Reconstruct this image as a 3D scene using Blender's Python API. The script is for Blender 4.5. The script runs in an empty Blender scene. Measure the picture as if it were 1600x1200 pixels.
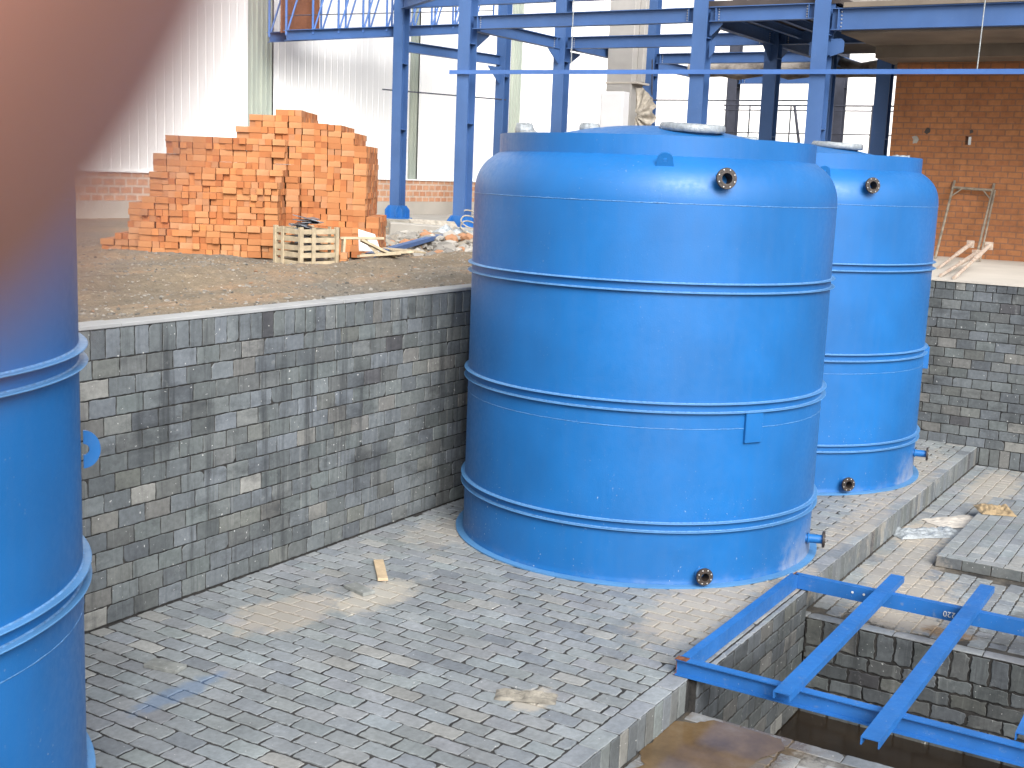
import bpy, math, random
from mathutils import Vector, Matrix, noise
random.seed(7)
R = math.radians
scene = bpy.context.scene
COL = scene.collection

# ------------------------------------------------------------------ camera
YAW, PITCH, ROLL, CZ = 0.5458, 0.1688, 0.0403, 2.839
cam_d = bpy.data.cameras.new("camera"); cam = bpy.data.objects.new("camera", cam_d); COL.objects.link(cam)
fw = Vector((math.cos(YAW)*math.cos(PITCH), math.sin(YAW)*math.cos(PITCH), -math.sin(PITCH)))
rt = Vector((math.sin(YAW), -math.cos(YAW), 0)); up = rt.cross(fw)
RT = rt*math.cos(ROLL)+up*math.sin(ROLL); UP = up*math.cos(ROLL)-rt*math.sin(ROLL)
m = Matrix((RT, UP, -fw)).transposed().to_4x4(); m.translation = (0, 0, CZ)
cam.matrix_world = m
cam_d.sensor_width = 36; cam_d.lens = 43.33
cam_d.clip_start = 0.004; cam_d.clip_end = 2000
cam_d.dof.use_dof = True; cam_d.dof.focus_distance = 12; cam_d.dof.aperture_fstop = 10
scene.camera = cam

# ------------------------------------------------------------------ light
TO_SUN = Vector((-0.58, -0.67, 0.64)).normalized()
el = math.asin(TO_SUN.z); az = math.atan2(TO_SUN.x, TO_SUN.y)
w = bpy.data.worlds.new("World"); scene.world = w; w.use_nodes = True
nt = w.node_tree; bg = nt.nodes['Background']
sky = nt.nodes.new('ShaderNodeTexSky'); sky.sky_type = 'NISHITA'; sky.sun_disc = False
sky.sun_elevation = el; sky.sun_rotation = az; sky.dust_density = 4; sky.air_density = 1.2
bw = nt.nodes.new('ShaderNodeRGBToBW'); mx = nt.nodes.new('ShaderNodeMixRGB'); mx.inputs[0].default_value = 0.8
nt.links.new(sky.outputs[0], bw.inputs[0]); nt.links.new(sky.outputs[0], mx.inputs[1]); nt.links.new(bw.outputs[0], mx.inputs[2])
nt.links.new(mx.outputs[0], bg.inputs[0]); bg.inputs[1].default_value = 0.15
sl = bpy.data.lights.new("sun", 'SUN'); sl.energy = 1.9; sl.angle = R(32); sl.color = (1, .98, .955)
so = bpy.data.objects.new("sun", sl); COL.objects.link(so); so.rotation_euler = TO_SUN.to_track_quat('Z', 'Y').to_euler()
so.location = (0, 0, 30)
scene.view_settings.view_transform = 'Standard'; scene.view_settings.look = 'None'
scene.view_settings.exposure = 1.0; scene.view_settings.gamma = 1

# ------------------------------------------------------------------ material helpers
def new_mat(name):
    m = bpy.data.materials.new(name); m.use_nodes = True
    return m, m.node_tree, m.node_tree.nodes['Principled BSDF']
def N(nt, t, **kw):
    n = nt.nodes.new(t)
    for k, v in kw.items():
        if k in ('op',): n.operation = v
        elif k.startswith('i'): n.inputs[int(k[1:])].default_value = v
        else: setattr(n, k, v)
    return n
def L(nt, a, b): nt.links.new(a, b)
def coords(nt, scale=(1, 1, 1), loc=(0, 0, 0)):
    tc = N(nt, 'ShaderNodeTexCoord'); mp = N(nt, 'ShaderNodeMapping')
    mp.inputs['Scale'].default_value = scale; mp.inputs['Location'].default_value = loc
    L(nt, tc.outputs['Object'], mp.inputs[0]); return mp.outputs[0]
def noise_n(nt, vec, scale, detail=4, rough=.55):
    n = N(nt, 'ShaderNodeTexNoise'); n.inputs['Scale'].default_value = scale; n.inputs['Detail'].default_value = detail
    n.inputs['Roughness'].default_value = rough
    L(nt, vec, n.inputs['Vector']); return n.outputs['Fac']
def ramp(nt, fac, stops):
    r = N(nt, 'ShaderNodeValToRGB'); e = r.color_ramp.elements
    while len(e) < len(stops): e.new(.5)
    for i, (p, c) in enumerate(stops):
        e[i].position = p; e[i].color = (c, c, c, 1) if not hasattr(c, '__len__') else tuple(c)+(1,)
    L(nt, fac, r.inputs[0]); return r.outputs[0]
def mix(nt, fac, a, b, mode='MIX'):
    n = N(nt, 'ShaderNodeMixRGB', blend_type=mode)
    for s, v in ((0, fac), (1, a), (2, b)):
        if hasattr(v, 'is_linked') or hasattr(v, 'links'): L(nt, v, n.inputs[s])
        else: n.inputs[s].default_value = v if s == 0 else (tuple(v)+(1,) if len(v) == 3 else v)
    return n.outputs[0]
def mth(nt, op, a, b=None):
    n = N(nt, 'ShaderNodeMath', op=op)
    for s, v in ((0, a), (1, b)):
        if v is None: continue
        if hasattr(v, 'links'): L(nt, v, n.inputs[s])
        else: n.inputs[s].default_value = v
    return n.outputs[0]
def bump(nt, bsdf, h, strength=.3, dist=.01):
    b = N(nt, 'ShaderNodeBump'); b.inputs['Strength'].default_value = strength; b.inputs['Distance'].default_value = dist
    L(nt, h, b.inputs['Height']); L(nt, b.outputs[0], bsdf.inputs['Normal'])
def blob(nt, pos, rad, nz, amp=.5):
    """soft-edged stain centred at pos (object coords), radii rad, outline broken up by noise"""
    mp = coords(nt, tuple(1/r for r in rad), tuple(-p/r for p, r in zip(pos, rad)))
    ln = N(nt, 'ShaderNodeVectorMath', operation='LENGTH'); L(nt, mp, ln.inputs[0])
    d = mth(nt, 'ADD', ln.outputs['Value'], mth(nt, 'MULTIPLY', mth(nt, 'SUBTRACT', nz, .5), amp*3.4))
    return ramp(nt, d, [(.6, 1), (.98, 0)])
def simple(name, c, rough=.6, metal=0, var=.15, scale=8, bmp=.0, dark=None, spec=.5, bdist=.01):
    m, nt, b = new_mat(name)
    v = coords(nt); n = noise_n(nt, v, scale, 6)
    c2 = dark or tuple(x*(1-var*2) for x in c)
    L(nt, ramp(nt, n, [(.3, c2), (.7, c)]), b.inputs['Base Color'])
    b.inputs['Roughness'].default_value = rough; b.inputs['Metallic'].default_value = metal
    b.inputs['Specular IOR Level'].default_value = spec
    if bmp: bump(nt, b, noise_n(nt, v, scale*4, 5), bmp, bdist)
    return m

# blue paint on the tanks, frames and steel
def paint(name, base, rough, dusty=0, wear=0.0, scale=1.0, height=3.2):
    m, nt, b = new_mat(name)
    v = coords(nt); vs = coords(nt, (5, 5, .35))
    n1 = noise_n(nt, v, 1.3*scale, 3); n2 = noise_n(nt, vs, 3*scale, 4)
    lo = tuple(x*.84 for x in base); hi = tuple(min(1, x*1.13) for x in base)
    c = ramp(nt, n1, [(.3, lo), (.7, hi)])
    c = mix(nt, mth(nt, 'MULTIPLY', ramp(nt, n2, [(.42, 0), (.75, 1)]), .16), c, tuple(x*.75+.035 for x in base))
    fine = noise_n(nt, v, 90, 2, .7); sp = noise_n(nt, v, 26, 3, .6)
    speck = ramp(nt, noise_n(nt, v, 60, 1), [(.735, 0), (.755, 1)])
    if dusty:
        z = N(nt, 'ShaderNodeSeparateXYZ'); L(nt, v, z.inputs[0])
        low = ramp(nt, z.outputs[2], [(0.0, 1), (.1, 0)])      # only the foot of the shell carries dust
        dd = mth(nt, 'MULTIPLY', ramp(nt, z.outputs[2], [(0.0, 1), (.34, 0)]), blob(nt, (.35, -1.35, .05), (.75, .55, .6), noise_n(nt, v, 5, 6, .7), .5))
        dd = mth(nt, 'MAXIMUM', dd, mth(nt, 'MULTIPLY', mth(nt, 'MULTIPLY', low, .45), ramp(nt, noise_n(nt, v, 6, 6, .7), [(.5, 0), (.72, 1)])))
        lowspec = ramp(nt, z.outputs[2], [(.1, .85), (.9, .1)])
        c = mix(nt, mth(nt, 'MULTIPLY', speck, mth(nt, 'MULTIPLY', lowspec, ramp(nt, noise_n(nt, v, 2.2, 2), [(.45, 0), (.6, 1)]))), c, (.62, .64, .62))
        c = mix(nt, mth(nt, 'MULTIPLY', dd, dusty), c, (.34, .35, .36))
    if wear:
        c = mix(nt, mth(nt, 'MULTIPLY', ramp(nt, noise_n(nt, v, 14, 8, .75), [(.58, 0), (.7, 1)]), wear), c, (.16, .22, .33))
        c = mix(nt, mth(nt, 'MULTIPLY', ramp(nt, noise_n(nt, v, 70, 3, .7), [(.68, 0), (.72, 1)]), wear), c, (.45, .47, .5))
    L(nt, c, b.inputs['Base Color'])
    L(nt, ramp(nt, sp, [(.3, rough-.05), (.7, rough+.1)]), b.inputs['Roughness'])
    b.inputs['Specular IOR Level'].default_value = .4
    bump(nt, b, mix(nt, .35, noise_n(nt, v, 3.5, 2), fine), .16, .012)
    return m
M = {}
M['tank'] = paint('tank_paint', (.008, .11, .33), .42, dusty=.5)
M['tanknd'] = paint('tank_paint_clean', (.008, .11, .33), .42)
M['steel'] = paint('steel_paint', (.042, .1, .25), .5, wear=.15)
M['frame'] = paint('frame_paint', (.018, .12, .37), .42, wear=.55, scale=3)
M['weld'] = simple('weld', (.12, .28, .55), .5, var=.3, scale=60)
M['ring_glint_dust'] = paint('ring_glint_dust_paint', (.07, .2, .4), .42, dusty=0)  # tank blue lightened: hoop-top highlights and pale dust painted into the colour
M['black'] = simple('black_flange', (.02, .017, .016), .55, var=.3, scale=40, bmp=.4, dark=(.045, .03, .022))
M['bolt'] = simple('bolt', (.55, .55, .55), .35, metal=.6)
M['rust'] = simple('rust', (.22, .08, .03), .85, var=.3, scale=50, bmp=.5, dark=(.09, .03, .015))
M['cap'] = simple('capping_cement', (.34, .345, .345), .85, var=.12, scale=3, bmp=.25)
M['concrete'] = simple('concrete', (.34, .32, .285), .85, var=.12, scale=3, bmp=.25)
M['conc_pale'] = simple('pale_concrete', (.48, .44, .385), .85, var=.08, scale=1.5, bmp=.2)
M['conc_col'] = simple('column_concrete', (.38, .365, .345), .8, var=.1, scale=2, bmp=.15)
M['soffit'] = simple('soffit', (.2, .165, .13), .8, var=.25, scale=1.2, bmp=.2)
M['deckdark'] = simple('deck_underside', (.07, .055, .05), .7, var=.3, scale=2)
M['wood'] = simple('wood', (.47, .385, .26), .8, var=.18, scale=12, bmp=.3)
M['plank'] = simple('plank_wood', (.55, .42, .27), .75, var=.15, scale=20, bmp=.2)
M['white'] = simple('white_sheet', (.48, .48, .49), .45, var=.05, scale=3)
M['plastic'] = simple('plastic_wrap', (.3, .33, .35), .25, var=.2, scale=30, bmp=.5, spec=.7)
M['sack'] = simple('dusty_sheet', (.4, .36, .3), .8, var=.25, scale=14, bmp=.6)
M['card'] = simple('paper_bag', (.34, .25, .14), .8, var=.2, scale=20, bmp=.5)
M['rubble'] = simple('rubble', (.27, .25, .21), .9, var=.3, scale=10, bmp=.5)
M['prop'] = simple('prop_paint', (.42, .37, .31), .7, var=.25, scale=14, bmp=.3, dark=(.3, .2, .15))
M['dirtysteel'] = simple('dusty_steel', (.3, .25, .19), .75, var=.3, scale=12, bmp=.3)
M['rail'] = paint('rail_paint', (.05, .13, .36), .45)
M['darkrail'] = simple('dark_rail', (.05, .055, .08), .6)
M['plate'] = simple('scrap_plate', (.28, .3, .34), .35, metal=.5, var=.3, scale=15)
M['chalk'] = simple('chalk', (.6, .62, .62), .9)
def lagging():
    m, nt, b = new_mat('lagging'); v = coords(nt)
    L(nt, ramp(nt, noise_n(nt, v, 2.4, 6, .6), [(.35, (.06, .05, .045)), (.6, (.3, .27, .24))]), b.inputs['Base Color'])
    b.inputs['Roughness'].default_value = .6; bump(nt, b, noise_n(nt, v, 9, 4), .6, .05); return m
M['lag'] = lagging()
def clay(name):
    m, nt, b = new_mat(name)
    at = N(nt, 'ShaderNodeObjectInfo'); v = coords(nt)
    c = ramp(nt, at.outputs['Random'], [(0, (.31, .115, .037)), (.35, (.37, .155, .057)), (.7, (.43, .2, .08)), (1, (.42, .22, .11))])
    c = mix(nt, ramp(nt, noise_n(nt, v, 12, 5), [(.3, 0), (.75, .55)]), c, (.33, .12, .04))
    L(nt, c, b.inputs['Base Color']); b.inputs['Roughness'].default_value = .85
    st = N(nt, 'ShaderNodeTexWave', bands_direction='Z'); L(nt, v, st.inputs[0]); st.inputs['Scale'].default_value = 26; st.inputs['Distortion'].default_value = .3
    bump(nt, b, mix(nt, .5, st.outputs[1], noise_n(nt, v, 60, 4)), .35, .002); return m
M['clay'] = clay('clay_brick')
def clay_col(name):
    m, nt, b = new_mat(name); v = coords(nt)
    at = N(nt, 'ShaderNodeAttribute'); at.attribute_name = 'tcol'
    c = mix(nt, ramp(nt, noise_n(nt, v, 12, 5), [(.3, 0), (.75, .5)]), at.outputs['Color'], (.33, .12, .04))
    L(nt, c, b.inputs['Base Color']); b.inputs['Roughness'].default_value = .85
    bump(nt, b, noise_n(nt, v, 60, 4), .35, .002); return m
M['claycol'] = clay_col('clay_brick_bulk')

# acid-proof tiles: per-tile colour from the mesh, mottling and stains from noise
BRN = (.11, .075, .04)
def tile_mat(name, smears=(), streaks=0, dust=.0, darkness=0, drips=()):
    m, nt, b = new_mat(name)
    at = N(nt, 'ShaderNodeAttribute'); at.attribute_name = 'tcol'
    v = coords(nt); c = at.outputs['Color']
    nf = noise_n(nt, v, 30, 6, .65); nm = noise_n(nt, v, 4.5, 5, .6); nl = noise_n(nt, v, 1.1, 5, .6)
    c = mix(nt, .7, c, ramp(nt, nf, [(.25, .68), (.75, 1.3)]), 'MULTIPLY')
    c = mix(nt, .6, c, ramp(nt, nm, [(.3, .76), (.7, 1.22)]), 'MULTIPLY')
    c = mix(nt, .5, c, ramp(nt, nl, [(.3, .72), (.7, 1.25)]), 'MULTIPLY')
    nw = noise_n(nt, v, 7, 7, .72)
    if dust:   # grey-beige cement dust trodden over the tiles
        c = mix(nt, mth(nt, 'MULTIPLY', ramp(nt, noise_n(nt, v, 1.7, 7, .68), [(.46, 0), (.7, 1)]), dust), c, (.27, .26, .245))
    if streaks:
        vv = coords(nt, (9, 9, .55)); s1 = noise_n(nt, vv, 1.0, 6, .7); s2 = noise_n(nt, coords(nt, (15, 15, .8), (3, 1, 5)), 1, 5, .7)
        c = mix(nt, mth(nt, 'MULTIPLY', ramp(nt, s1, [(.52, 0), (.66, 1)]), streaks), c, (.035, .038, .041))
        c = mix(nt, mth(nt, 'MULTIPLY', ramp(nt, s2, [(.6, 0), (.7, 1)]), streaks*.5), c, (.27, .28, .27))
    for p, r, col, k in smears:
        c = mix(nt, mth(nt, 'MULTIPLY', blob(nt, p, r, nw, .55), k), c, col)
    if streaks:      # soot and grime patches running along the courses
        g1 = noise_n(nt, coords(nt, (1, 1, 2.2), (7, 3, 2)), 1.9, 7, .72)
        c = mix(nt, mth(nt, 'MULTIPLY', ramp(nt, g1, [(.52, 0), (.68, 1)]), .62), c, (.03, .033, .036))
        c = mix(nt, mth(nt, 'MULTIPLY', ramp(nt, noise_n(nt, coords(nt, (1, 1, 1), (2, 8, 4)), 11, 6, .7), [(.6, 0), (.74, 1)]), .5), c, (.24, .25, .24))
    sp = ramp(nt, noise_n(nt, v, 34, 2), [(.715, 0), (.74, 1)])
    c = mix(nt, mth(nt, 'MULTIPLY', sp, .7), c, (.55, .55, .53))
    L(nt, c, b.inputs['Base Color'])
    rgh = ramp(nt, nm, [(.3, .55), (.7, .8)])
    for p, r, col, k in smears:
        if col == BRN: rgh = mix(nt, blob(nt, p, r, nw, .55), rgh, (.18, .18, .18))
    L(nt, rgh, b.inputs['Roughness'])
    b.inputs['Specular IOR Level'].default_value = .35
    bump(nt, b, nf, .35, .006)
    return m
def mortar_mat(name, c, c2, smears=()):
    m, nt, b = new_mat(name); v = coords(nt)
    col = ramp(nt, noise_n(nt, v, 5, 6, .7), [(.4, c), (.65, c2)])
    nw = noise_n(nt, v, 7, 7, .72)
    for p, r, cc, k in smears: col = mix(nt, mth(nt, 'MULTIPLY', blob(nt, p, r, nw, .55), k), col, cc)
    L(nt, col, b.inputs['Base Color']); b.inputs['Roughness'].default_value = .9
    bump(nt, b, noise_n(nt, v, 60, 5), .6, .01); return m
BEI = (.36, .32, .265); WH = (.45, .45, .43); BRN = (.11, .075, .04); DK = (.05, .05, .05); BLU = (.08, .17, .33)
plat_sm = [((5.75, 5.12, 0), (.55, .3, .3), BEI, .62), ((6.35, 4.85, 0), (.5, .22, .3), (.42, .38, .31), .6), ((7.6, 3.0, 0), (1.05, .38, .3), BEI, .62), ((8.4, 2.72, 0), (.6, .2, .3), BEI, .6),
           ((5.55, 3.15, 0), (.2, .12, .3), (.36, .33, .28), .85), ((4.45, 4.75, 0), (.42, .1, .3), BLU, .38), ((10.3, 2.75, 0), (1.2, .2, .3), BEI, .5), ((12.3, 2.9, 0), (1.9, .35, .3), BEI, .45), ((7.9, 5.3, 0), (.6, .4, .3), BEI, .35)]
M['t_plat'] = tile_mat('tiles_platform', plat_sm, dust=.12)
M['m_plat'] = mortar_mat('mortar_platform', (.012, .012, .012), (.045, .042, .04), [(p, r, c, k*.9) for p, r, c, k in plat_sm])
wall_sm = [((5.05, 5.83, 1.6), (.04, .2, .22), BEI, .7), ((5.05, 5.83, 1.05), (.05, .2, .3), WH, .5), ((4.35, 5.83, 1.2), (.04, .2, .14), WH, .8), ((6.1, 5.83, .22), (.03, .2, .3), WH, .85), ((6.28, 5.83, .2), (.04, .2, .26), WH, .75), ((5.2, 5.83, .12), (.12, .2, .16), WH, .6),
           ((4.55, 5.83, .1), (.05, .2, .22), WH, .75), ((4.8, 5.83, .18), (.04, .2, .3), WH, .5), ((7.6, 5.83, 1.5), (.06, .2, .5), (.4, .42, .43), .6), ((7.9, 5.83, 1.7), (.14, .2, .3), DK, .75), ((8.35, 5.83, 1.7), (.08, .2, .3), DK, .6), ((8.65, 5.83, 1.72), (.1, .2, .35), DK, .6), ((7.75, 5.83, .8), (.05, .2, .9), (.36, .36, .35), .5), ((5.3, 5.83, .95), (.28, .2, .13), DK, .55)]
M['t_wall'] = tile_mat('tiles_left_wall', wall_sm, streaks=.75)
M['t_far'] = tile_mat('tiles_far_wall', [((14.4, 4.0, 1.75), (.3, .8, .16), DK, .7), ((14.4, 2.2, 1.6), (.3, .12, .25), DK, .55), ((14.4, 3.0, 1.6), (.3, .1, .3), DK, .6), ((14.4, 2.5, 1.2), (.3, .1, .8), (.3, .3, .29), .45)], streaks=.35)
M['m_dark'] = mortar_mat('mortar_dark', (.01, .01, .01), (.04, .037, .034))
low_sm = [((9.2, 2.0, -.2), (.85, .4, .3), BEI, .75), ((11.1, 2.35, -.2), (.6, .25, .3), BEI, .85), ((9.9, 2.25, -.2), (1.4, .3, .3), BEI, .5), ((8.7, 1.95, -.2), (.25, .45, .3), BEI, .85), ((8.65, 1.6, -.2), (.14, .2, .3), (.22, .14, .07), .8),
          ((8.8, .95, -.2), (.3, .6, .3), DK, .55), ((5.85, 2.15, -.2), (.85, .5, .3), BRN, .8), ((6.0, 1.72, -.2), (.3, .22, .3), WH, .5), ((5.5, 1.6, -.2), (.35, .25, .3), WH, .5), ((13.4, 2.2, -.2), (1.2, .3, .3), BEI, .6), ((9.3, 1.2, -.2), (.3, .15, .3), DK, .5)]
M['t_low'] = tile_mat('tiles_low_floor', low_sm, dust=.3)
M['m_low'] = mortar_mat('mortar_low_floor', (.02, .019, .018), (.1, .088, .07), [(p, r, c, k*.9) for p, r, c, k in low_sm])
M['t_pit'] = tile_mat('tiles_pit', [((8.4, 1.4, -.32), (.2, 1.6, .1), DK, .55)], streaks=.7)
def water_mat():
    m, nt, b = new_mat('pit_water'); v = coords(nt)
    L(nt, ramp(nt, noise_n(nt, v, 3, 5), [(.35, (.014, .010, .007)), (.7, (.028, .02, .013))]), b.inputs['Base Color'])
    b.inputs['Roughness'].default_value = .2; bump(nt, b, noise_n(nt, v, 9, 4), .12, .02); return m
M['water'] = water_mat()
def dirt_mat():
    m, nt, b = new_mat('dirt'); v = coords(nt)
    a = noise_n(nt, coords(nt, (.5, 1, 1)), 1.1, 7, .65); f = noise_n(nt, v, 16, 8, .75); g = noise_n(nt, coords(nt, (1, 1, 1), (4, 2, 1)), .55, 5, .6)
    c = ramp(nt, a, [(.3, (.13, .105, .075)), (.5, (.215, .165, .11)), (.62, (.28, .185, .11)), (.75, (.36, .29, .21))])
    c = mix(nt, ramp(nt, g, [(.45, 0), (.6, .75)]), c, (.15, .14, .12))
    c = mix(nt, .75, c, ramp(nt, f, [(.3, .6), (.7, 1.45)]), 'MULTIPLY')
    p = ramp(nt, noise_n(nt, v, 26, 3, .6), [(.64, 0), (.69, 1)])
    c = mix(nt, mth(nt, 'MULTIPLY', p, .75), c, (.55, .5, .43))
    L(nt, c, b.inputs['Base Color']); b.inputs['Roughness'].default_value = .95
    bump(nt, b, mix(nt, .4, f, noise_n(nt, v, 40, 4)), .9, .05); return m
M['dirt'] = dirt_mat()
def clad_mat(name, c, c2, rough=.55, trans=0):
    m, nt, b = new_mat(name); v = coords(nt, (1, 1, .25))
    L(nt, ramp(nt, noise_n(nt, v, 2, 5), [(.3, c2), (.7, c)]), b.inputs['Base Color'])
    b.inputs['Roughness'].default_value = rough; return m
M['clad'] = clad_mat('white_cladding', (.95, .95, .94), (.92, .92, .91))
M['sky_strip'] = clad_mat('rooflight_strip', (.42, .45, .38), (.27, .31, .28), .25)
def brickwall_mat(name, c1, c2, mortar, axis='Y', bw=.24, rh=.115, ms=.012, off=(0, 0)):
    m, nt, b = new_mat(name)
    tc = N(nt, 'ShaderNodeTexCoord'); sp = N(nt, 'ShaderNodeSeparateXYZ'); cb = N(nt, 'ShaderNodeCombineXYZ')
    L(nt, tc.outputs['Object'], sp.inputs[0]); L(nt, sp.outputs[{'X': 0, 'Y': 1}[axis]], cb.inputs[0]); L(nt, sp.outputs[2], cb.inputs[1])
    nz = noise_n(nt, tc.outputs['Object'], 3, 4); wob = N(nt, 'ShaderNodeVectorMath', operation='ADD')
    wc = N(nt, 'ShaderNodeCombineXYZ'); L(nt, mth(nt, 'MULTIPLY', nz, .03), wc.inputs[0]); L(nt, mth(nt, 'MULTIPLY', nz, .03), wc.inputs[1])
    L(nt, cb.outputs[0], wob.inputs[0]); L(nt, wc.outputs[0], wob.inputs[1])
    br = N(nt, 'ShaderNodeTexBrick'); L(nt, wob.outputs[0], br.inputs[0])
    br.inputs['Color1'].default_value = c1+(1,); br.inputs['Color2'].default_value = c2+(1,); br.inputs['Mortar'].default_value = mortar+(1,)
    br.inputs['Scale'].default_value = 1; br.inputs['Mortar Size'].default_value = ms; br.inputs['Brick Width'].default_value = bw; br.inputs['Row Height'].default_value = rh
    br.inputs['Bias'].default_value = -.1
    n = noise_n(nt, tc.outputs['Object'], 9, 6, .7); g = noise_n(nt, tc.outputs['Object'], 1.2, 4)
    c = mix(nt, .6, br.outputs[0], ramp(nt, n, [(.25, .6), (.75, 1.35)]), 'MULTIPLY')
    c = mix(nt, .5, c, ramp(nt, g, [(.3, .75), (.7, 1.2)]), 'MULTIPLY')
    c = mix(nt, ramp(nt, noise_n(nt, tc.outputs['Object'], 5, 8, .8), [(.62, 0), (.7, .6)]), c, (.12, .06, .04))
    L(nt, c, b.inputs['Base Color']); b.inputs['Roughness'].default_value = .9
    bump(nt, b, mix(nt, .3, mth(nt, 'SUBTRACT', 1, br.outputs[1]), n), .7, .015); return m
M['brickwall'] = brickwall_mat('orange_brick_wall', (.33, .135, .052), (.27, .105, .042), (.2, .1, .058), 'Y', .2, .088, .009)
M['plinth'] = brickwall_mat('warehouse_brick', (.55, .3, .18), (.48, .22, .12), (.55, .42, .33), 'X', .25, .14, .02)
def skin_mat():
    m, nt, b = new_mat('skin'); v = coords(nt)
    L(nt, ramp(nt, noise_n(nt, v, 60, 4), [(.3, (.34, .15, .11)), (.7, (.4, .2, .155))]), b.inputs['Base Color'])
    b.inputs['Roughness'].default_value = .5; b.inputs['Subsurface Weight'].default_value = .2
    b.inputs['Subsurface Radius'].default_value = (.01, .004, .002); b.inputs['Subsurface Scale'].default_value = .5
    return m
M['skin'] = skin_mat()

# ------------------------------------------------------------------ mesh helpers
class MB:
    def __init__(s): s.v = []; s.f = []; s.m = []; s.sm = []; s.c = []
    def add(s, vs, fs, mi=0, smooth=False, col=(1, 1, 1)):
        o = len(s.v); s.v += [tuple(x) for x in vs]
        for f in fs: s.f.append(tuple(i+o for i in f)); s.m.append(mi); s.sm.append(smooth); s.c.append(col)
    def box(s, lo, hi, mi=0, mat=None, col=(1, 1, 1), bev=0):
        x0, y0, z0 = lo; x1, y1, z1 = hi
        if bev:
            vs = []
            for X, Y, Z, in [(a, b_, c_) for a in (0, 1) for b_ in (0, 1) for c_ in (0, 1)]:
                P = [(x0, x1)[X], (y0, y1)[Y], (z0, z1)[Z]]; S = [1-2*X, 1-2*Y, 1-2*Z]
                for ax in range(3):
                    q = [P[i]+(S[i]*bev if i != ax else 0) for i in range(3)]; vs.append(q)
            def id_(X, Y, Z, ax): return ((X*4+Y*2+Z)*3+ax)
            fs = []
            for ax in range(3):
                for k in (0, 1):
                    a, b_ = [i for i in range(3) if i != ax]
                    loop = []
                    for (p, q) in ((0, 0), (1, 0), (1, 1), (0, 1)):
                        t = [0, 0, 0]; t[ax] = k; t[a] = p; t[b_] = q; loop.append(id_(*t, ax))
                    fs.append(loop)
            for ax in range(3):      # edges along ax
                a, b_ = [i for i in range(3) if i != ax]
                for p in (0, 1):
                    for q in (0, 1):
                        t0 = [0, 0, 0]; t0[a] = p; t0[b_] = q; t1 = list(t0); t1[ax] = 1
                        fs.append([id_(*t0, a), id_(*t1, a), id_(*t1, b_), id_(*t0, b_)])
            for X in (0, 1):
                for Y in (0, 1):
                    for Z in (0, 1): fs.append([id_(X, Y, Z, 0), id_(X, Y, Z, 1), id_(X, Y, Z, 2)])
        else:
            vs = [(x0, y0, z0), (x1, y0, z0), (x1, y1, z0), (x0, y1, z0), (x0, y0, z1), (x1, y0, z1), (x1, y1, z1), (x0, y1, z1)]
            fs = [(0, 3, 2, 1), (4, 5, 6, 7), (0, 1, 5, 4), (1, 2, 6, 5), (2, 3, 7, 6), (3, 0, 4, 7)]
        if mat is not None: vs = [mat @ Vector(q) for q in vs]
        s.add(vs, fs, mi, False, col)
    def prism(s, poly, p0, p1, upv, mi=0, smooth=False):
        """extrude a 2-D polygon (across, up) from p0 to p1"""
        p0 = Vector(p0); p1 = Vector(p1); d = (p1-p0).normalized(); u = Vector(upv); a = d.cross(u).normalized(); u = a.cross(d)
        n = len(poly); vs = [p0+a*x+u*y for x, y in poly]+[p1+a*x+u*y for x, y in poly]
        fs = [(i, (i+1) % n, n+(i+1) % n, n+i) for i in range(n)]+[tuple(range(n-1, -1, -1)), tuple(range(n, 2*n))]
        s.add(vs, fs, mi, smooth)
    def ibeam(s, p0, p1, w, h, upv=(0, 0, 1), tf=.014, tw=.01, mi=0):
        a, b, t, q = w/2, h/2, tf, tw/2
        s.prism([(-a, -b), (a, -b), (a, -b+t), (q, -b+t), (q, b-t), (a, b-t), (a, b), (-a, b), (-a, b-t), (-q, b-t), (-q, -b+t), (-a, -b+t)], p0, p1, upv, mi)
    def channel(s, p0, p1, w, h, upv=(0, 0, 1), t=.007, mi=0):
        a, b = w/2, h/2
        s.prism([(-a, -b), (-a+t, -b), (-a+t, b-t), (a-t, b-t), (a-t, -b), (a, -b), (a, b), (-a, b)], p0, p1, upv, mi)
    def tube(s, pts, r, n=10, mi=0, cap=True, smooth=True):
        pts = [Vector(p) for p in pts]; rs = r if hasattr(r, '__len__') else [r]*len(pts); vs = []; prev = None
        for i, p in enumerate(pts):
            d = (pts[min(i+1, len(pts)-1)]-pts[max(i-1, 0)]).normalized()
            a = (prev - d*prev.dot(d)).normalized() if prev is not None else d.orthogonal().normalized()
            prev = a; b = d.cross(a)
            for k in range(n):
                t = 2*math.pi*k/n; vs.append(p+(a*math.cos(t)+b*math.sin(t))*rs[i])
        fs = [(i*n+k, i*n+(k+1) % n, (i+1)*n+(k+1) % n, (i+1)*n+k) for i in range(len(pts)-1) for k in range(n)]
        s.add(vs, fs, mi, smooth)
        if cap: s.add(vs[:n], [tuple(range(n-1, -1, -1))], mi); s.add(vs[-n:], [tuple(range(n))], mi)
    def lathe(s, prof, n=64, mi=0, smooth=True, mat=None, close=False, segs=None):
        vs = []; k = len(prof)
        for i in range(n):
            t = 2*math.pi*i/n; c, q = math.cos(t), math.sin(t)
            vs += [(r*c, r*q, z) for r, z in prof]
        fs = [(i*k+j, ((i+1) % n)*k+j, ((i+1) % n)*k+j+1, i*k+j+1) for i in range(n) for j in range(k-1)]
        if close: fs += [(i*k+k-1, ((i+1) % n)*k+k-1, ((i+1) % n)*k, i*k) for i in range(n)]
        if mat is not None: vs = [mat @ Vector(q) for q in vs]
        s.add(vs, fs, mi, smooth)
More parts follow.
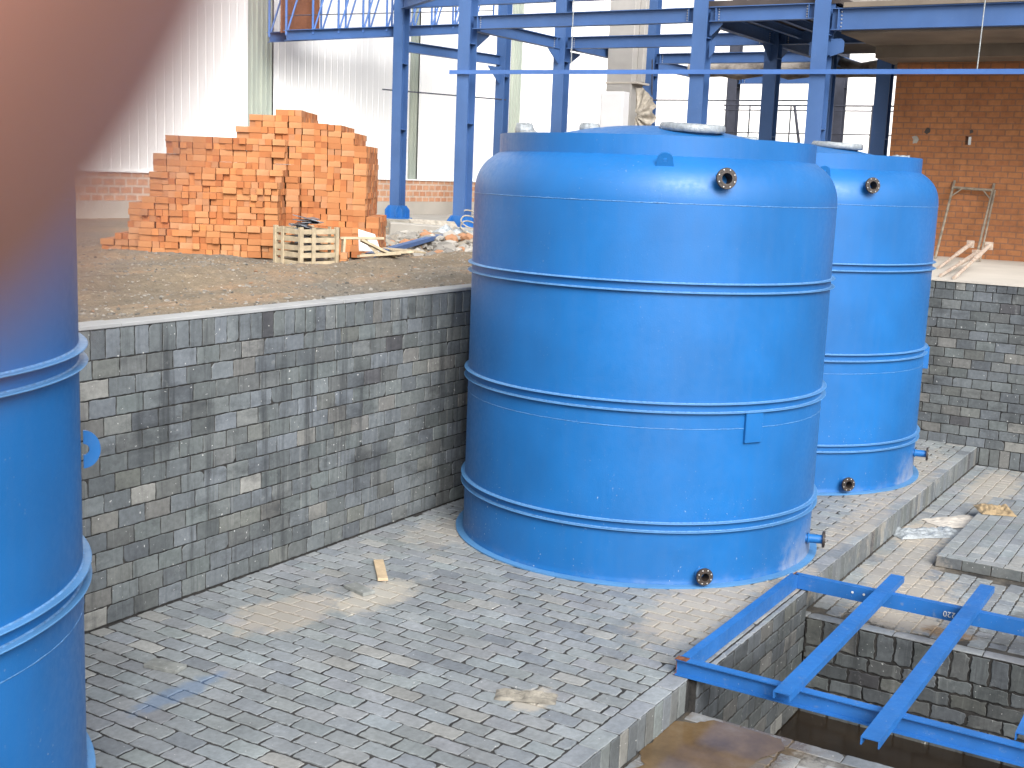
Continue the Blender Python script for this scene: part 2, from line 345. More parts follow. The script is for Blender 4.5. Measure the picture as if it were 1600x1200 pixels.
    def build(s, name, mats, parent=None, loc=None, world=True, colattr=False, sharp=None):
        """vertices are in world space when world=True and get moved into the object's frame"""
        me = bpy.data.meshes.new(name)
        o3 = Vector((0, 0, 0))
        if parent is not None and world: o3 = parent_world(parent)
        if loc is not None and parent is None: o3 = Vector(loc) if world else Vector((0, 0, 0))
        me.from_pydata([(x-o3.x, y-o3.y, z-o3.z) for x, y, z in s.v], [], s.f)
        me.polygons.foreach_set('material_index', s.m); me.polygons.foreach_set('use_smooth', s.sm)
        for mm in (mats if isinstance(mats, (list, tuple)) else [mats]): me.materials.append(M[mm] if isinstance(mm, str) else mm)
        if colattr:
            ca = me.color_attributes.new('tcol', 'FLOAT_COLOR', 'CORNER'); buf = []
            for p, c in zip(me.polygons, s.c): buf += list(c+(1,))*p.loop_total
            ca.data.foreach_set('color', buf)
        me.validate(); me.update()
        if sharp: me.set_sharp_from_angle(angle=R(sharp))
        o = bpy.data.objects.new(name, me); COL.objects.link(o)
        if parent is not None: o.parent = parent
        elif loc is not None: o.location = loc
        return o
def parent_world(p):
    v = Vector((0, 0, 0))
    while p is not None: v += p.location; p = p.parent
    return v
def tag(o, label=None, cat=None, group=None, kind=None):
    if label: o['label'] = label
    if cat: o['category'] = cat
    if group: o['group'] = group
    if kind: o['kind'] = kind
    return o
def thing(name, loc, label, cat, group=None):
    o = bpy.data.objects.new(name, None); COL.objects.link(o); o.location = loc; o.empty_display_size = .2
    return tag(o, label, cat, group)
def lump(mb, c, r, seed=0, n=2, amp=.35, mi=0, flat=1, col=(1, 1, 1), fr=2.2):
    """noisy stone / crumpled blob"""
    import bmesh
    bm = bmesh.new(); bmesh.ops.create_icosphere(bm, subdivisions=n, radius=1)
    vs = []
    for v in bm.verts:
        k = 1+amp*noise.noise(v.co*fr+Vector((seed*3.1, seed*1.7, seed)))*1.6
        vs.append((c[0]+v.co.x*r[0]*k, c[1]+v.co.y*r[1]*k, c[2]+v.co.z*r[2]*k*flat))
    bm.verts.index_update(); fs = [[v.index for v in f.verts] for f in bm.faces]; bm.free()
    mb.add(vs, fs, mi, n > 2, col)

# ------------------------------------------------------------------ tiled surfaces
def tcol(rng, kind='wall'):
    t = rng.random(); g = rng.uniform(.1, .165)
    if kind == 'floor': g = rng.uniform(.198, .25)
    if kind == 'floor': return (g*rng.uniform(.9, .95), g*rng.uniform(.99, 1.02), g*rng.uniform(1.02, 1.08)) if t < .85 else ((g*.74, g*.82, g*.9) if t < .95 else (g*1.12, g*1.14, g*1.1))
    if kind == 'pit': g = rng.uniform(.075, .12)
    if kind == 'far': g = rng.uniform(.088, .135)
    q = rng.uniform(.96, 1.04)
    if t < .6: c = (g*.9, g*1.0, g*1.06*q)
    elif t < .85: c = (g*.93*q, g*1.02, g*1.02)
    elif t < .91: c = (g*1.0, g*1.05, g*1.0*q)
    elif t < .935: c = (g*.6, g*.6, g*.64)
    elif t < .975: c = (g*1.15, g*1.15, g*1.1)
    else: c = (g*1.55, g*1.55, g*1.45)
    if kind in ('floor',) and t >= .955: c = (g*1.2, g*1.2, g*1.15)
    return c
def tiles(mb, O, U, V, rects, rng, kind='wall', joint=.007, th=.0065, jit=.0022, tilt=.0018, holes=(), mi=1):
    """individual tiles standing th proud of the mortar plane through O spanned by U, V; ragged edges, worn arrises"""
    O = Vector(O); U = Vector(U); V = Vector(V); Nn = U.cross(V)
    for (u0, u1, v0, v1) in rects:
        if any(u0 < h[1] and u1 > h[0] and v0 < h[3] and v1 > h[2] for h in holes): continue
        if u1-u0 < .03 or v1-v0 < .03: continue
        j = joint/2; a0, a1, b0, b1 = u0+j, u1-j, v0+j, v1-j
        def edge(p, q, n):
            return [(p[0]+(q[0]-p[0])*i/n+rng.uniform(-jit, jit), p[1]+(q[1]-p[1])*i/n+rng.uniform(-jit, jit)) for i in range(n)]
        nl = 7 if a1-a0 > .15 else 4; nv = 7 if b1-b0 > .15 else 4
        ring = edge((a0, b0), (a1, b0), nl)+edge((a1, b0), (a1, b1), nv)+edge((a1, b1), (a0, b1), nl)+edge((a0, b1), (a0, b0), nv)
        if rng.random() < .12:     # chipped corner
            k = rng.choice((0, nl, nl+nv, 2*nl+nv)); cx, cy = (a0+a1)/2, (b0+b1)/2
            ring[k] = (ring[k][0]+(cx-ring[k][0])*.12, ring[k][1]+(cy-ring[k][1])*.16)
        cx, cy = (a0+a1)/2, (b0+b1)/2; tilt = min(tilt, .0022); h0 = th+rng.uniform(-tilt, tilt)
        gx, gy = rng.uniform(-tilt, tilt)/(a1-a0), rng.uniform(-tilt, tilt)/(b1-b0)
        def P(x, y, h): return O+U*x+V*y+Nn*h
        n = len(ring); vs = []
        for x, y in ring: vs.append(P(x, y, 0))
        for x, y in ring: vs.append(P(x, y, h0-.0028+gx*(x-cx)+gy*(y-cy)))
        for x, y in ring:
            xx = x+(.003 if x < cx else -.003); yy = y+(.003 if y < cy else -.003); vs.append(P(xx, yy, h0+gx*(x-cx)+gy*(y-cy)))
        fs = [(i, (i+1) % n, n+(i+1) % n, n+i) for i in range(n)]+[(n+i, n+(i+1) % n, 2*n+(i+1) % n, 2*n+i) for i in range(n)]+[tuple(range(2*n, 3*n))]
        mb.add(vs, fs, mi, False, tcol(rng, kind))
def bond(u0, u1, v0, v1, lu, lv, rng, soldier_top=0, soldier_bot=0, sp=.108, wob=.0):
    """running bond rects, rows stacked along v"""
    out = []; vb = v0+soldier_bot; vt = v1-soldier_top
    for s0, s1 in (((vt, v1),) if soldier_top else ())+(((v0, vb),) if soldier_bot else ()):
        n = max(1, round((u1-u0)/sp)); d = (u1-u0)/n
        out += [(u0+i*d, u0+(i+1)*d, s0, s1) for i in range(n)]
    nr = max(1, round((vt-vb)/lv)); dv = (vt-vb)/nr
    for r in range(nr):
        u = u0 - (lu/2 if r % 2 else 0)-rng.uniform(0, .03)*1
        while u < u1:
            l = lu*rng.uniform(.965, 1.035); a, b = max(u, u0), min(u+l, u1)
            if b-a > .03: out.append((a, b, vb+r*dv, vb+(r+1)*dv))
            u += l
    return out
W, HW, E, KH, RX = 5.835, 1.85, 2.573, .206, 14.449
NX0 = .35; SY = -5.0          # near end and right-hand end of the sunken yard
PX0, PX1, PY0, PY1 = 6.37, 8.36, .25, 2.53    # the pit
rng = random.Random(3)
TH = .0065
# raised tank platform
mb = MB()
mb.box((NX0, E+TH, -1.2), (RX, W, -TH))
tiles(mb, (0, 0, -TH), (0, 1, 0), (-1, 0, 0), [(u0, u1, v0, v1) for u0, u1, v0, v1 in bond(E+.13, W-.01, -RX, -NX0, .217, .123, rng)], rng, 'floor', joint=.0165, jit=.0046, tilt=.004)
tiles(mb, (0, 0, -TH), (1, 0, 0), (0, 1, 0), [(a, b, E, E+.13) for a, b, c, d in bond(NX0, RX, 0, .11, .222, .11, rng)], rng, 'floor', joint=.011)
tiles(mb, (NX0, E+TH, -KH), (1, 0, 0), (0, 0, 1), [(a, b, 0, KH-.004) for a, b, c, d in [(i*.1065, (i+1)*.1065, 0, 1) for i in range(int((RX-NX0)/.1065))]], rng, 'wall', joint=.01, holes=[(PX0-.03-NX0, PX1+.02-NX0, -1, 1)])
tag(mb.build('platform', ['m_plat', 't_plat'], loc=(0, 0, 0), colattr=True), kind='structure')
# lower yard floor with the pit cut out
mb = MB()
zf = -KH-TH
for (x0, x1, y0, y1) in ((NX0, PX0, SY, E+.02), (PX1, RX, SY, E+.02), (PX0, PX1, SY, PY0)):
    mb.add([(x0, y0, zf), (x1, y0, zf), (x1, y1, zf), (x0, y1, zf)], [(0, 1, 2, 3)], 0)
hole = (PX0-.115, PX1+.115, PY0-.115, 9)
rr = [q for u0, u1, v0, v1 in bond(NX0, RX, SY, E-.005, .23, .125, rng) for q in (((u0, u1, v0, v1),) if rng.random() < .6 else ((u0, (u0+u1)/2, v0, v1), ((u0+u1)/2, u1, v0, v1)))]
padR = (10.2, 12.6, -4.5, 2.05)
tiles(mb, (0, 0, zf), (1, 0, 0), (0, 1, 0), rr, rng, 'floor', joint=.013, jit=.0055, tilt=.0045, holes=[hole, (padR[0]-.0, padR[1], padR[2], padR[3])])
tiles(mb, (0, 0, zf), (0, 1, 0), (-1, 0, 0), [(a, b, -PX1-.115, -PX1) for a, b, c, d in bond(PY0-.1, PY1+.04, 0, .1, .3, .1, rng)], rng, 'floor', jit=.003)
tiles(mb, (0, 0, zf), (0, 1, 0), (-1, 0, 0), [(a, b, -PX0, -PX0+.115) for a, b, c, d in bond(PY0-.1, PY1+.04, 0, .1, .3, .1, rng)], rng, 'floor', jit=.003)
tag(mb.build('floor', ['m_low', 't_low'], loc=(0, 0, 0), colattr=True), kind='structure')
# low raised pad
mb = MB(); pz = -KH+.095
mb.box((padR[0]+TH, padR[2], -KH-.03), (padR[1], padR[3]-TH, pz-TH))
tiles(mb, (0, 0, pz-TH), (1, 0, 0), (0, 1, 0), bond(padR[0]+.11, padR[1], padR[2], padR[3], .212, .108, rng), rng, 'floor', joint=.009)
tiles(mb, (0, 0, pz-TH), (0, 1, 0), (-1, 0, 0), [(a, b, -padR[0]-.11, -padR[0]) for a, b, c, d in bond(padR[2], padR[3], 0, .1, .232, .1, rng)], rng, 'floor')
tiles(mb, (padR[0]+TH, padR[3], -KH), (0, -1, 0), (0, 0, 1), [(a, b, 0, .09) for a, b, c, d in bond(0, padR[3]-padR[2], 0, .1, .232, .1, rng)], rng, 'pit')
tiles(mb, (padR[1], padR[3]-TH, -KH), (-1, 0, 0), (0, 0, 1), [(a, b, 0, .09) for a, b, c, d in bond(0, padR[1]-padR[0], 0, .1, .232, .1, rng)], rng, 'pit')
tag(mb.build('raised_pad', ['m_low', 't_low'], loc=(0, 0, 0), colattr=True), kind='structure')

# muddy puddle in the corner below the platform edge
def puddle_mat():
    m, nt, b = new_mat('muddy_puddle'); v = coords(nt)
    L(nt, ramp(nt, noise_n(nt, v, 3.2, 6, .65), [(.3, (.07, .045, .022)), (.55, (.13, .085, .042)), (.75, (.17, .13, .085))]), b.inputs['Base Color'])
    b.inputs['Roughness'].default_value = .16; bump(nt, b, noise_n(nt, v, 7, 4), .05, .02); return m
M['puddle'] = puddle_mat()
mb = MB(); pn = 90; vs = [(5.8, 2.27, -KH+.0042)]
for i in range(pn):
    a = 2*math.pi*i/pn; k = 1+.55*noise.noise(Vector((math.cos(a)*1.6, math.sin(a)*1.6, 4)))+.16*noise.noise(Vector((math.cos(a)*6, math.sin(a)*6, 1)))
    vs.append((min(5.8+.66*k*math.cos(a), 6.33), min(2.27+.36*k*math.sin(a), E+.004), -KH+.0042))
mb.add(vs, [(0, 1+i, 1+(i+1) % pn) for i in range(pn)]); tag(mb.build('puddle', ['puddle'], loc=(0, 0, 0)), kind='structure')

# walls of the sunken yard
def wall(name, label, O, U, V, rects, backing, tmat, kind, **kw):
    t = thing(name, O, label, 'wall')
    mb = MB(); mb.box(*backing); tiles(mb, O, U, V, rects, rng, kind, **kw)
    mb.build('tiled_face', ['m_dark', tmat], t, colattr=True)
    return t
t = wall('retaining_wall', 'long grey tiled retaining wall behind the tanks with an upright top course and a stack of orange bricks beyond', (NX0, W+TH, 0), (1, 0, 0), (0, 0, 1),
     bond(0, RX-NX0, 0, HW-.012, .208, .119, rng, soldier_top=.183, sp=.1115), ((NX0, W+TH, -1.2), (RX+.3, W+.14, HW-.012)), 't_wall', 'wall', joint=.0085, jit=.0028)
mb = MB()
x = NX0
while x < RX+.2:      # cement capping, cast in uneven lengths
    l = rng.uniform(1.2, 2.2); h = rng.uniform(0, .006)
    mb.box((x, W-.004-h, HW-.012), (min(x+l, RX+.3)-.004, W+.155+rng.uniform(0, .03), HW+.012+h), bev=.004); x += l
mb.build('capping', ['cap'], t)
t = wall('retaining_wall', 'dark grey tiled retaining wall below the pale concrete floor and the orange brick wall', (RX+TH, W, -KH), (0, -1, 0), (0, 0, 1),
     bond(0, W-SY, 0, HW+KH-.012, .21, .11, rng, soldier_top=.09, soldier_bot=.2, sp=.11), ((RX+TH, SY, -1.2), (RX+.14, W+.015, HW-.014)), 't_far', 'far', joint=.0085, jit=.0025)
mb = MB(); mb.box((RX-.012, SY, HW-.013), (RX+.12, W-.01, HW+.004)); mb.build('capping', ['conc_pale'], t)
t = wall('retaining_wall', 'grey tiled retaining wall under the photographer, at the near end of the yard', (NX0-TH, SY, -KH), (0, 1, 0), (0, 0, 1),
     bond(0, W-SY, 0, HW+KH-.012, .23, .115, rng, soldier_top=.2), ((NX0-.14, SY, -1.2), (NX0-TH, W, HW-.012)), 't_far', 'far')
t = wall('retaining_wall', 'grey tiled retaining wall at the right-hand end of the yard, beyond the raised pad', (NX0, SY-TH, -KH), (-1, 0, 0), (0, 0, 1),
     bond(-(RX-NX0), 0, 0, HW+KH-.012, .23, .115, rng, soldier_top=.2), ((NX0, SY-.14, -1.2), (RX, SY-TH, HW-.012)), 't_far', 'far')
# pit walls
ZB = -1.15
t = wall('pit_wall', 'tall left-hand tiled wall of the square water pit, below the platform edge', (PX0, PY1+TH, ZB), (1, 0, 0), (0, 0, 1),
     bond(0, PX1-PX0, 0, -ZB-TH-.003, .235, .112, rng), ((PX0, PY1+TH, ZB), (PX1, E+.0155, -TH-.003)), 't_pit', 'pit', joint=.014, jit=.005, tilt=.005)
mb = MB(); tiles(mb, (0, 0, -TH-.003), (1, 0, 0), (0, 1, 0), [(a, b, PY1, E-.004) for a, b, c, d in bond(PX0, PX1, 0, .1, .232, .1, rng)], rng, 'floor', mi=0)
mb.build('edge_course', ['t_plat'], t, colattr=True)
wall('pit_wall', 'far tiled wall of the square water pit, with big upright tiles along its top', (PX1+TH, PY1, ZB), (0, -1, 0), (0, 0, 1),
     bond(0, PY1-PY0, 0, -ZB-KH-TH-.002, .235, .112, rng, soldier_top=.2, sp=.125), ((PX1+TH, PY0, ZB), (PX1+.1, PY1, -KH-TH-.003)), 't_pit', 'pit', joint=.017, jit=.007, tilt=.007)
wall('pit_wall', 'near tiled wall of the square water pit, hidden below the near edge stones', (PX0-TH, PY0, ZB), (0, 1, 0), (0, 0, 1),
     bond(0, PY1-PY0, 0, -ZB-KH-TH-.002, .235, .112, rng, soldier_top=.2), ((PX0-.1, PY0, ZB), (PX0-TH, PY1, -KH-TH-.003)), 't_pit', 'pit', joint=.011, jit=.004)
wall('pit_wall', 'right-hand tiled wall of the square water pit, out beyond the third blue cross channel', (PX0, PY0-TH, ZB), (-1, 0, 0), (0, 0, 1),
     bond(-(PX1-PX0), 0, 0, -ZB-KH-TH-.002, .235, .112, rng, soldier_top=.2), ((PX0, PY0-.1, ZB), (PX1, PY0-TH, -KH-TH-.003)), 't_pit', 'pit', joint=.011, jit=.004)
mb = MB(); mb.box((PX0-.02, PY0-.02, ZB-.05), (PX1+.02, PY1+.02, -.925)); tag(mb.build('water', ['water'], loc=(0, 0, 0)), kind='structure')

# ------------------------------------------------------------------ ground
def gz(x, y):
    """height of the trodden earth above the yard edge"""
    e = min(1, max(0, (y-W-.2)/.5)) if y > W else 0
    n = noise.noise(Vector((x*.55, y*.9, 0)))*.06+noise.noise(Vector((x*1.7, y*2.6, 3)))*.04+noise.noise(Vector((x*5, y*7, 5)))*.022+noise.noise(Vector((x*13, y*17, 1)))*.011
    ridge = .10*math.exp(-((y-(8.05+.04*(x-9)))/.28)**2)*(.6+.8*max(0, noise.noise(Vector((x*1.2, 2, 0)))+.4)) if 4 < x < 14 else 0
    flat = 1 if y < 12.5 else max(0, 1-(y-12.5)/1.0)
    return HW-.03+e*(n+ridge*.8)*flat
mb = MB()
def grid(x0, x1, y0, y1, nx, ny, fx=1.0):
    vs = []
    for j in range(ny+1):
        for i in range(nx+1):
            x = x0+(x1-x0)*(i/nx)**fx; y = y0+(y1-y0)*(j/ny)**fx; vs.append((x, y, gz(x, y)))
    mb.add(vs, [(j*(nx+1)+i, j*(nx+1)+i+1, (j+1)*(nx+1)+i+1, (j+1)*(nx+1)+i) for j in range(ny) for i in range(nx)], 0, True)
grid(1.5, 19.5, W+.13, 13.6, 380, 190)
z0 = HW-.03
for (x0, x1, y0, y1) in ((-400, 1.5, W+.13, 13.6), (19.5, 500, W+.13, 13.6), (-400, 500, 13.6, 500), (-400, NX0-.13, -400, W+.13), (RX+.13, 500, -400, W+.13), (NX0-.13, RX+.13, -400, SY-.13)):
    mb.add([(x0, y0, z0), (x1, y0, z0), (x1, y1, z0), (x0, y1, z0)], [(0, 1, 2, 3)], 0, True)
tag(mb.build('ground', ['dirt'], loc=(0, 0, 0)), kind='structure')
mb = MB(); mb.box((RX+.12, SY, HW-.2), (24, 6.3, HW)); tag(mb.build('concrete_floor', ['conc_pale'], loc=(0, 0, 0)), kind='structure')

# stones and crumbs in the dirt
mb = MB(); r2 = random.Random(5)
for i in range(8500):
    y = W+.18+r2.random()**1.3*6.5; x = 2+r2.random()*14.5
    s = r2.choice((.004, .005, .006, .007, .008, .0095, .013)) * r2.uniform(.8, 1.4)
    if y > 8.6 and x > 11.5: s *= 1.5
    g = r2.uniform(.08, .3); c = (g, g*.93, g*.82) if r2.random() < .93 else (.26, .16, .1)
    lump(mb, (x, y, gz(x, y)+s*.2), (s*r2.uniform(.8, 1.6), s*r2.uniform(.8, 1.4), s*.7), i, 1, .5, col=c)
def stone_mat():
    m, nt, b = new_mat('stones'); at = N(nt, 'ShaderNodeAttribute'); at.attribute_name = 'tcol'
    L(nt, at.outputs['Color'], b.inputs['Base Color']); b.inputs['Roughness'].default_value = .9; return m
M['stones'] = stone_mat()
tag(mb.build('gravel', ['stones'], loc=(0, 0, 0), colattr=True), 'pale gravel and crumbs of mortar strewn over the brown earth', 'gravel', kind='stuff')

# ------------------------------------------------------------------ tanks
def frame_mat(pos, direction):
    d = Vector(direction).normalized(); q = d.to_track_quat('Z', 'Y'); mm = q.to_matrix().to_4x4(); mm.translation = pos; return mm
def nozzle(root, pos, direction, length, rp=.043, rf=.072, wrap=False):
    mm = frame_mat(pos, direction)
    mb = MB(); mb.lathe([(rp, -.1), (rp, length)], 28, mat=mm); mb.lathe([(rp+.012, .02), (rp+.004, .03)], 28, mat=mm)
    noz = mb.build('nozzle', 'tanknd', root, world=False)
    mb = MB(); t = .02
    mb.lathe([(rp-.006, length-t-.12), (rp-.006, length+.002), (rf-.02, length+.002), (rf-.02, length-.001), (rf-.002, length-.001), (rf, length-.004), (rf, length-t), (rp, length-t)], 36, mat=mm, smooth=False)
    mb.lathe([(0, length-.13), (rp-.004, length-.13)], 20, mat=mm)
    fl = mb.build('flange', 'black', noz, world=False)
    for k in range(8):
        mb = MB(); a = 2*math.pi*(k+.5)/8; mb.lathe([(0, 0), (.0058, 0), (.0058, -.003)], 8, mat=mm @ Matrix.Translation((math.cos(a)*(rf-.012), math.sin(a)*(rf-.012), length+.0015)))
        mb.build('bolt', 'bolt', noz, world=False)
    return noz
def lug(root, pos, az, tilt=0, r=.056, h=.048, t=.013, flat=False):
    """half-round lifting eye with a round hole; its face looks along azimuth az"""
    mb = MB(); outer = []; inner = []; n = 28
    for i in range(n+1):
        a = math.pi*i/n; outer.append((math.cos(a)*r*.95, h+math.sin(a)*r*.9))
    pts = [(r*1.12, 0)]+outer+[(-r*1.12, 0)]
    m_ = len(pts); inner = []
    for x, y in pts:
        a = math.atan2(y-h*.95, x); inner.append((math.cos(a)*.016, h*.95+math.sin(a)*.016))
    vs = [(t/2, x, y) for x, y in pts]+[(t/2, x, y) for x, y in inner]+[(-t/2, x, y) for x, y in pts]+[(-t/2, x, y) for x, y in inner]
    fs = []
    for i in range(m_):
        j = (i+1) % m_
        fs += [(i, j, m_+j, m_+i), (2*m_+j, 2*m_+i, 3*m_+i, 3*m_+j), (i, 2*m_+i, 2*m_+j, j), (m_+i, m_+j, 3*m_+j, 3*m_+i)]
    mm = Matrix.Translation(pos) @ Matrix.Rotation(az, 4, 'Z') @ Matrix.Rotation(tilt, 4, 'Y')
    mb.add([mm @ Vector(v) for v in vs], fs)
    return mb.build('lifting_lug', 'tank', root, world=False)
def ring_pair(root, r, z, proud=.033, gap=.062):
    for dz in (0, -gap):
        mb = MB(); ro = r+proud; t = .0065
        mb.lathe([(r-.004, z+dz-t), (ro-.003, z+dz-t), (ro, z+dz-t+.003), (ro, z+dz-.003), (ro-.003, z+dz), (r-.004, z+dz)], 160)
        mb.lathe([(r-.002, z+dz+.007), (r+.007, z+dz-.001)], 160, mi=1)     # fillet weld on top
        mb.build('hoop', ['ring_glint_dust', 'weld'], root, world=False, sharp=40)
def seam(root, r, z, amp=.0025, seed=0, a0=0, a1=2*math.pi, name='weld_seam'):
    mb = MB(); n = 240; pts = []; rs = []
    for i in range(n+1):
        a = a0+(a1-a0)*i/n; pts.append((r*math.cos(a), r*math.sin(a), z+noise.noise(Vector((a*40, seed, 0)))*.0035))
        rs.append(max(.0006, amp*(1+1.1*noise.noise(Vector((a*14, seed, 4))))))
    mb.tube(pts, rs, 6, cap=False); mb.build(name, 'weld', root, world=False)
def dome_profile(r, zs):
    k = r/1.4
    pts = [(1.4, 0), (1.398, .05), (1.388, .11), (1.368, .165), (1.335, .22), (1.285, .27), (1.213, .318), (1.1, .368), (.9, .44), (.65, .5), (.4, .54), (.2, .556), (0, .562)]
    # finer sampling of the knuckle
    return [(a*k, zs+b*k) for a, b in pts]
def wrapped_stub(root, x, y, z, r=.08, h=.07, seed=0):
    """short flanged stub on the dome, bagged in crumpled film"""
    mb = MB(); n = 40; vs = []; prof = [(r*.55, 0), (r*.5, h*.45), (r, h*.55), (r*1.03, h*.8), (r*.9, h), (r*.4, h*1.02), (.0001, h)]
    for i in range(n):
        a = 2*math.pi*i/n
        for j, (rr_, zz) in enumerate(prof):
            k = 1+.16*noise.noise(Vector((math.cos(a)*3, math.sin(a)*3, j*1.3+seed))); vs.append((x+rr_*k*math.cos(a), y+rr_*k*math.sin(a), z+zz*(1+.15*noise.noise(Vector((a*3, seed, j))))))
    K = len(prof)
    mb.add(vs, [(i*K+j, ((i+1) % n)*K+j, ((i+1) % n)*K+j+1, i*K+j+1) for i in range(n) for j in range(K-1)], 0, True)
    return mb.build('wrapped_nozzle', 'plastic', root, world=False)
def tank(name, x, y, r, label, full=True):
    root = thing(name, (x, y, 0), label, 'tank', 'blue steel storage tanks on the tiled platform'); k = r/1.4
    zs = 2.686
    mb = MB(); mb.lathe([(r+.006, .012), (r+.006, .02), (r+.001, .03), (r, .06), (r, zs)], 160)
    mb.build('shell', 'tank', root, world=False)
    mb = MB(); prof = dome_profile(r, zs)
    # Catmull-Rom resample for a smooth knuckle
    pts = []
    for i in range(len(prof)-1):
        p0, p1, p2, p3 = prof[max(i-1, 0)], prof[i], prof[i+1], prof[min(i+2, len(prof)-1)]
        if i == 0: p0 = (p1[0], p1[1]-.05)
        for s in range(4):
            t = s/4
            pts.append(tuple(.5*(2*b+(c-a)*t+(2*a-5*b+4*c-d)*t*t+(3*b-a-3*c+d)*t**3) for a, b, c, d in zip(p0, p1, p2, p3)))
    pts.append(prof[-1]); mb.lathe(pts, 160)
    dome = mb.build('dome', 'tank', root, world=False)
    mb = MB(); rc = 1.213*k; zc = 3.0
    mb.lathe([(rc-.003, zc-.03), (rc+.003, zc-.03), (rc+.003, 3.139), (rc-.003, 3.139)], 160, smooth=False, close=True)
    mb.build('collar', 'tank', dome, world=False)
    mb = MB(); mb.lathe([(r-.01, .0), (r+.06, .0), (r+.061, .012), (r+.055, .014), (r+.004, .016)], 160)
    mb.build('base_flange', 'ring_glint_dust', root, world=False, sharp=35)
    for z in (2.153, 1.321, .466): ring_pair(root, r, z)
    seam(root, r, zs, .003, 1); seam(root, r, 1.14, .0022, 2)
    rv = random.Random(int(x*10))
    for a in (R(60),):    # upright plate joint
        mb = MB(); mb.tube([(r*math.cos(a), r*math.sin(a), z) for z in (.03, .4)], .0012, 6); mb.build('weld_seam', 'weld', root, world=False)
    return root
def pol(a, r, z): return Vector((r*math.cos(R(a)), r*math.sin(R(a)), z))
# main tank
T1 = tank('storage_tank', 8.899, 4.18, 1.4, 'large blue steel tank standing whole in the middle of the platform, biggest in view')
nozzle(T1, pol(-135.5, 1.33, 2.85), pol(-135.5, 1, .12), .13)
nozzle(T1, pol(-134.5, 1.39, .095), pol(-134.5, 1, 0), .1, rf=.062, rp=.036)
nozzle(T1, pol(-84, 1.39, .165), pol(-70, 1, 0), .15, rf=.062, rp=.034)
lug(T1, pol(-152, 1.305, 2.93), R(-152), R(20))
lug(T1, pol(28, 1.305, 2.93), R(28))
mb = MB(); mm = Matrix.Rotation(R(-120.5), 4, 'Z')
mb.box((1.4-.004, -.075, 1.035), (1.4+.022, .075, 1.255), mat=mm, bev=.003); mb.build('bracket_plate', 'tank', T1, world=False)
for i, (x_, y_, z0_, z1_, s_) in enumerate(((-.158, 1.107, 3.03, 3.235, .075), (-.3, .98, 3.07, 3.18, .07), (.2, .7, 3.12, 3.265, .085), (.65, -.49, 3.1, 3.2, .085))):
    wrapped_stub(T1, x_, y_, z0_, s_, z1_-z0_, i)
# big manhole on the dome, flange bagged in film
def manhole(root, az, r0, rad, z, tilt):
    mm = Matrix.Translation(pol(az, r0, z)) @ Matrix.Rotation(R(az), 4, 'Z') @ Matrix.Rotation(tilt, 4, 'Y')
    mb = MB(); mb.lathe([(rad*.82, -.16), (rad*.82, .03)], 48, mat=mm)
    o = mb.build('manhole', 'tank', root, world=False)
    mb = MB(); vs = []; prof = [(rad*.8, -.005), (rad, .0), (rad*1.03, .02), (rad*1.02, .045), (rad*.97, .058), (rad*.4, .054), (.0001, .05)]; n = 72
    for i in range(n):
        a = 2*math.pi*i/n
        for j, (q, zz) in enumerate(prof):
            kk = 1+.02*noise.noise(Vector((math.cos(a)*9, math.sin(a)*9, j))); vs.append(mm @ Vector((q*kk*math.cos(a), q*kk*math.sin(a), zz+.004*noise.noise(Vector((math.cos(a)*6, math.sin(a)*6, j*.7))))))
    K = len(prof); mb.add(vs, [(i*K+j, ((i+1) % n)*K+j, ((i+1) % n)*K+j+1, i*K+j+1) for i in range(n) for j in range(K-1)], 0, True)
    mb.build('flange', 'plastic', o, world=False)
manhole(T1, -125, .52, .235, 3.2, .06)
# second tank
T2 = tank('storage_tank', 12.216, 4.192, 1.4, 'blue steel tank partly hidden behind the largest tank, nearest the far tiled wall')
nozzle(T2, pol(-132.5, 1.33, 2.85), pol(-132.5, 1, .12), .13)
nozzle(T2, pol(-132.5, 1.39, .11), pol(-132.5, 1, 0), .1, rf=.066, rp=.04)
nozzle(T2, pol(-84, 1.39, .26), pol(-76, 1, 0), .15, rf=.066, rp=.034)
lug(T2, pol(-149.7, 1.305, 2.93), R(-149.7), R(20)); lug(T2, pol(31, 1.305, 2.93), R(31)); lug(T2, pol(-171, 1.402, 1.16), R(-171), r=.06, h=.03)
manhole(T2, -101, .45, .24, 3.21, .05)
for i, (a, r_, s_) in enumerate(((-59, 1.05, .09), (175, .9, .08))): wrapped_stub(T2, *pol(a, r_, 3.04), s_, .13, 20+i)
mb = MB(); mm = Matrix.Rotation(R(-72), 4, 'Z'); mb.box((1.396, -.06, 1.08), (1.45, .06, 1.3), mat=mm, bev=.003); mb.build('bracket_plate', 'tank', T2, world=False)
# left tank, slimmer and closest to the camera
T0 = tank('storage_tank', 2.124, 4.534, 1.212, 'slimmer blue steel tank cut off by the left edge of the photo, nearest the camera')
mb = MB()
# eye standing out sideways from the shell
def side_lug(root, az, r, z):
    mb = MB(); t = .012; n = 30; ro = .075; ri = .022; vs = []; fs = []
    c = Vector((r+.012, 0, z))
    for i in range(n):
        a = -math.pi/2+math.pi*i/(n-1)
        for rad in (ro, ri):
            for s in (-t/2, t/2): vs.append(Matrix.Rotation(R(az), 4, 'Z') @ Vector((c.x+rad*math.cos(a)*(.85 if rad == ro else 1), s, c.z+rad*math.sin(a))))
    for i in range(n-1):
        a, b = i*4, i*4+4; fs += [(a, b, b+1, a+1), (a+2, a+3, b+3, b+2), (a, a+2, b+2, b), (a+1, b+1, b+3, a+3)]
    fs += [(0, 1, 3, 2), (n*4-4, n*4-2, n*4-1, n*4-3)]
    mb.add(vs, fs); mb.build('lifting_lug', 'tank', root, world=False)
side_lug(T0, -35, 1.212, 1.72)
T0.location.z = 0

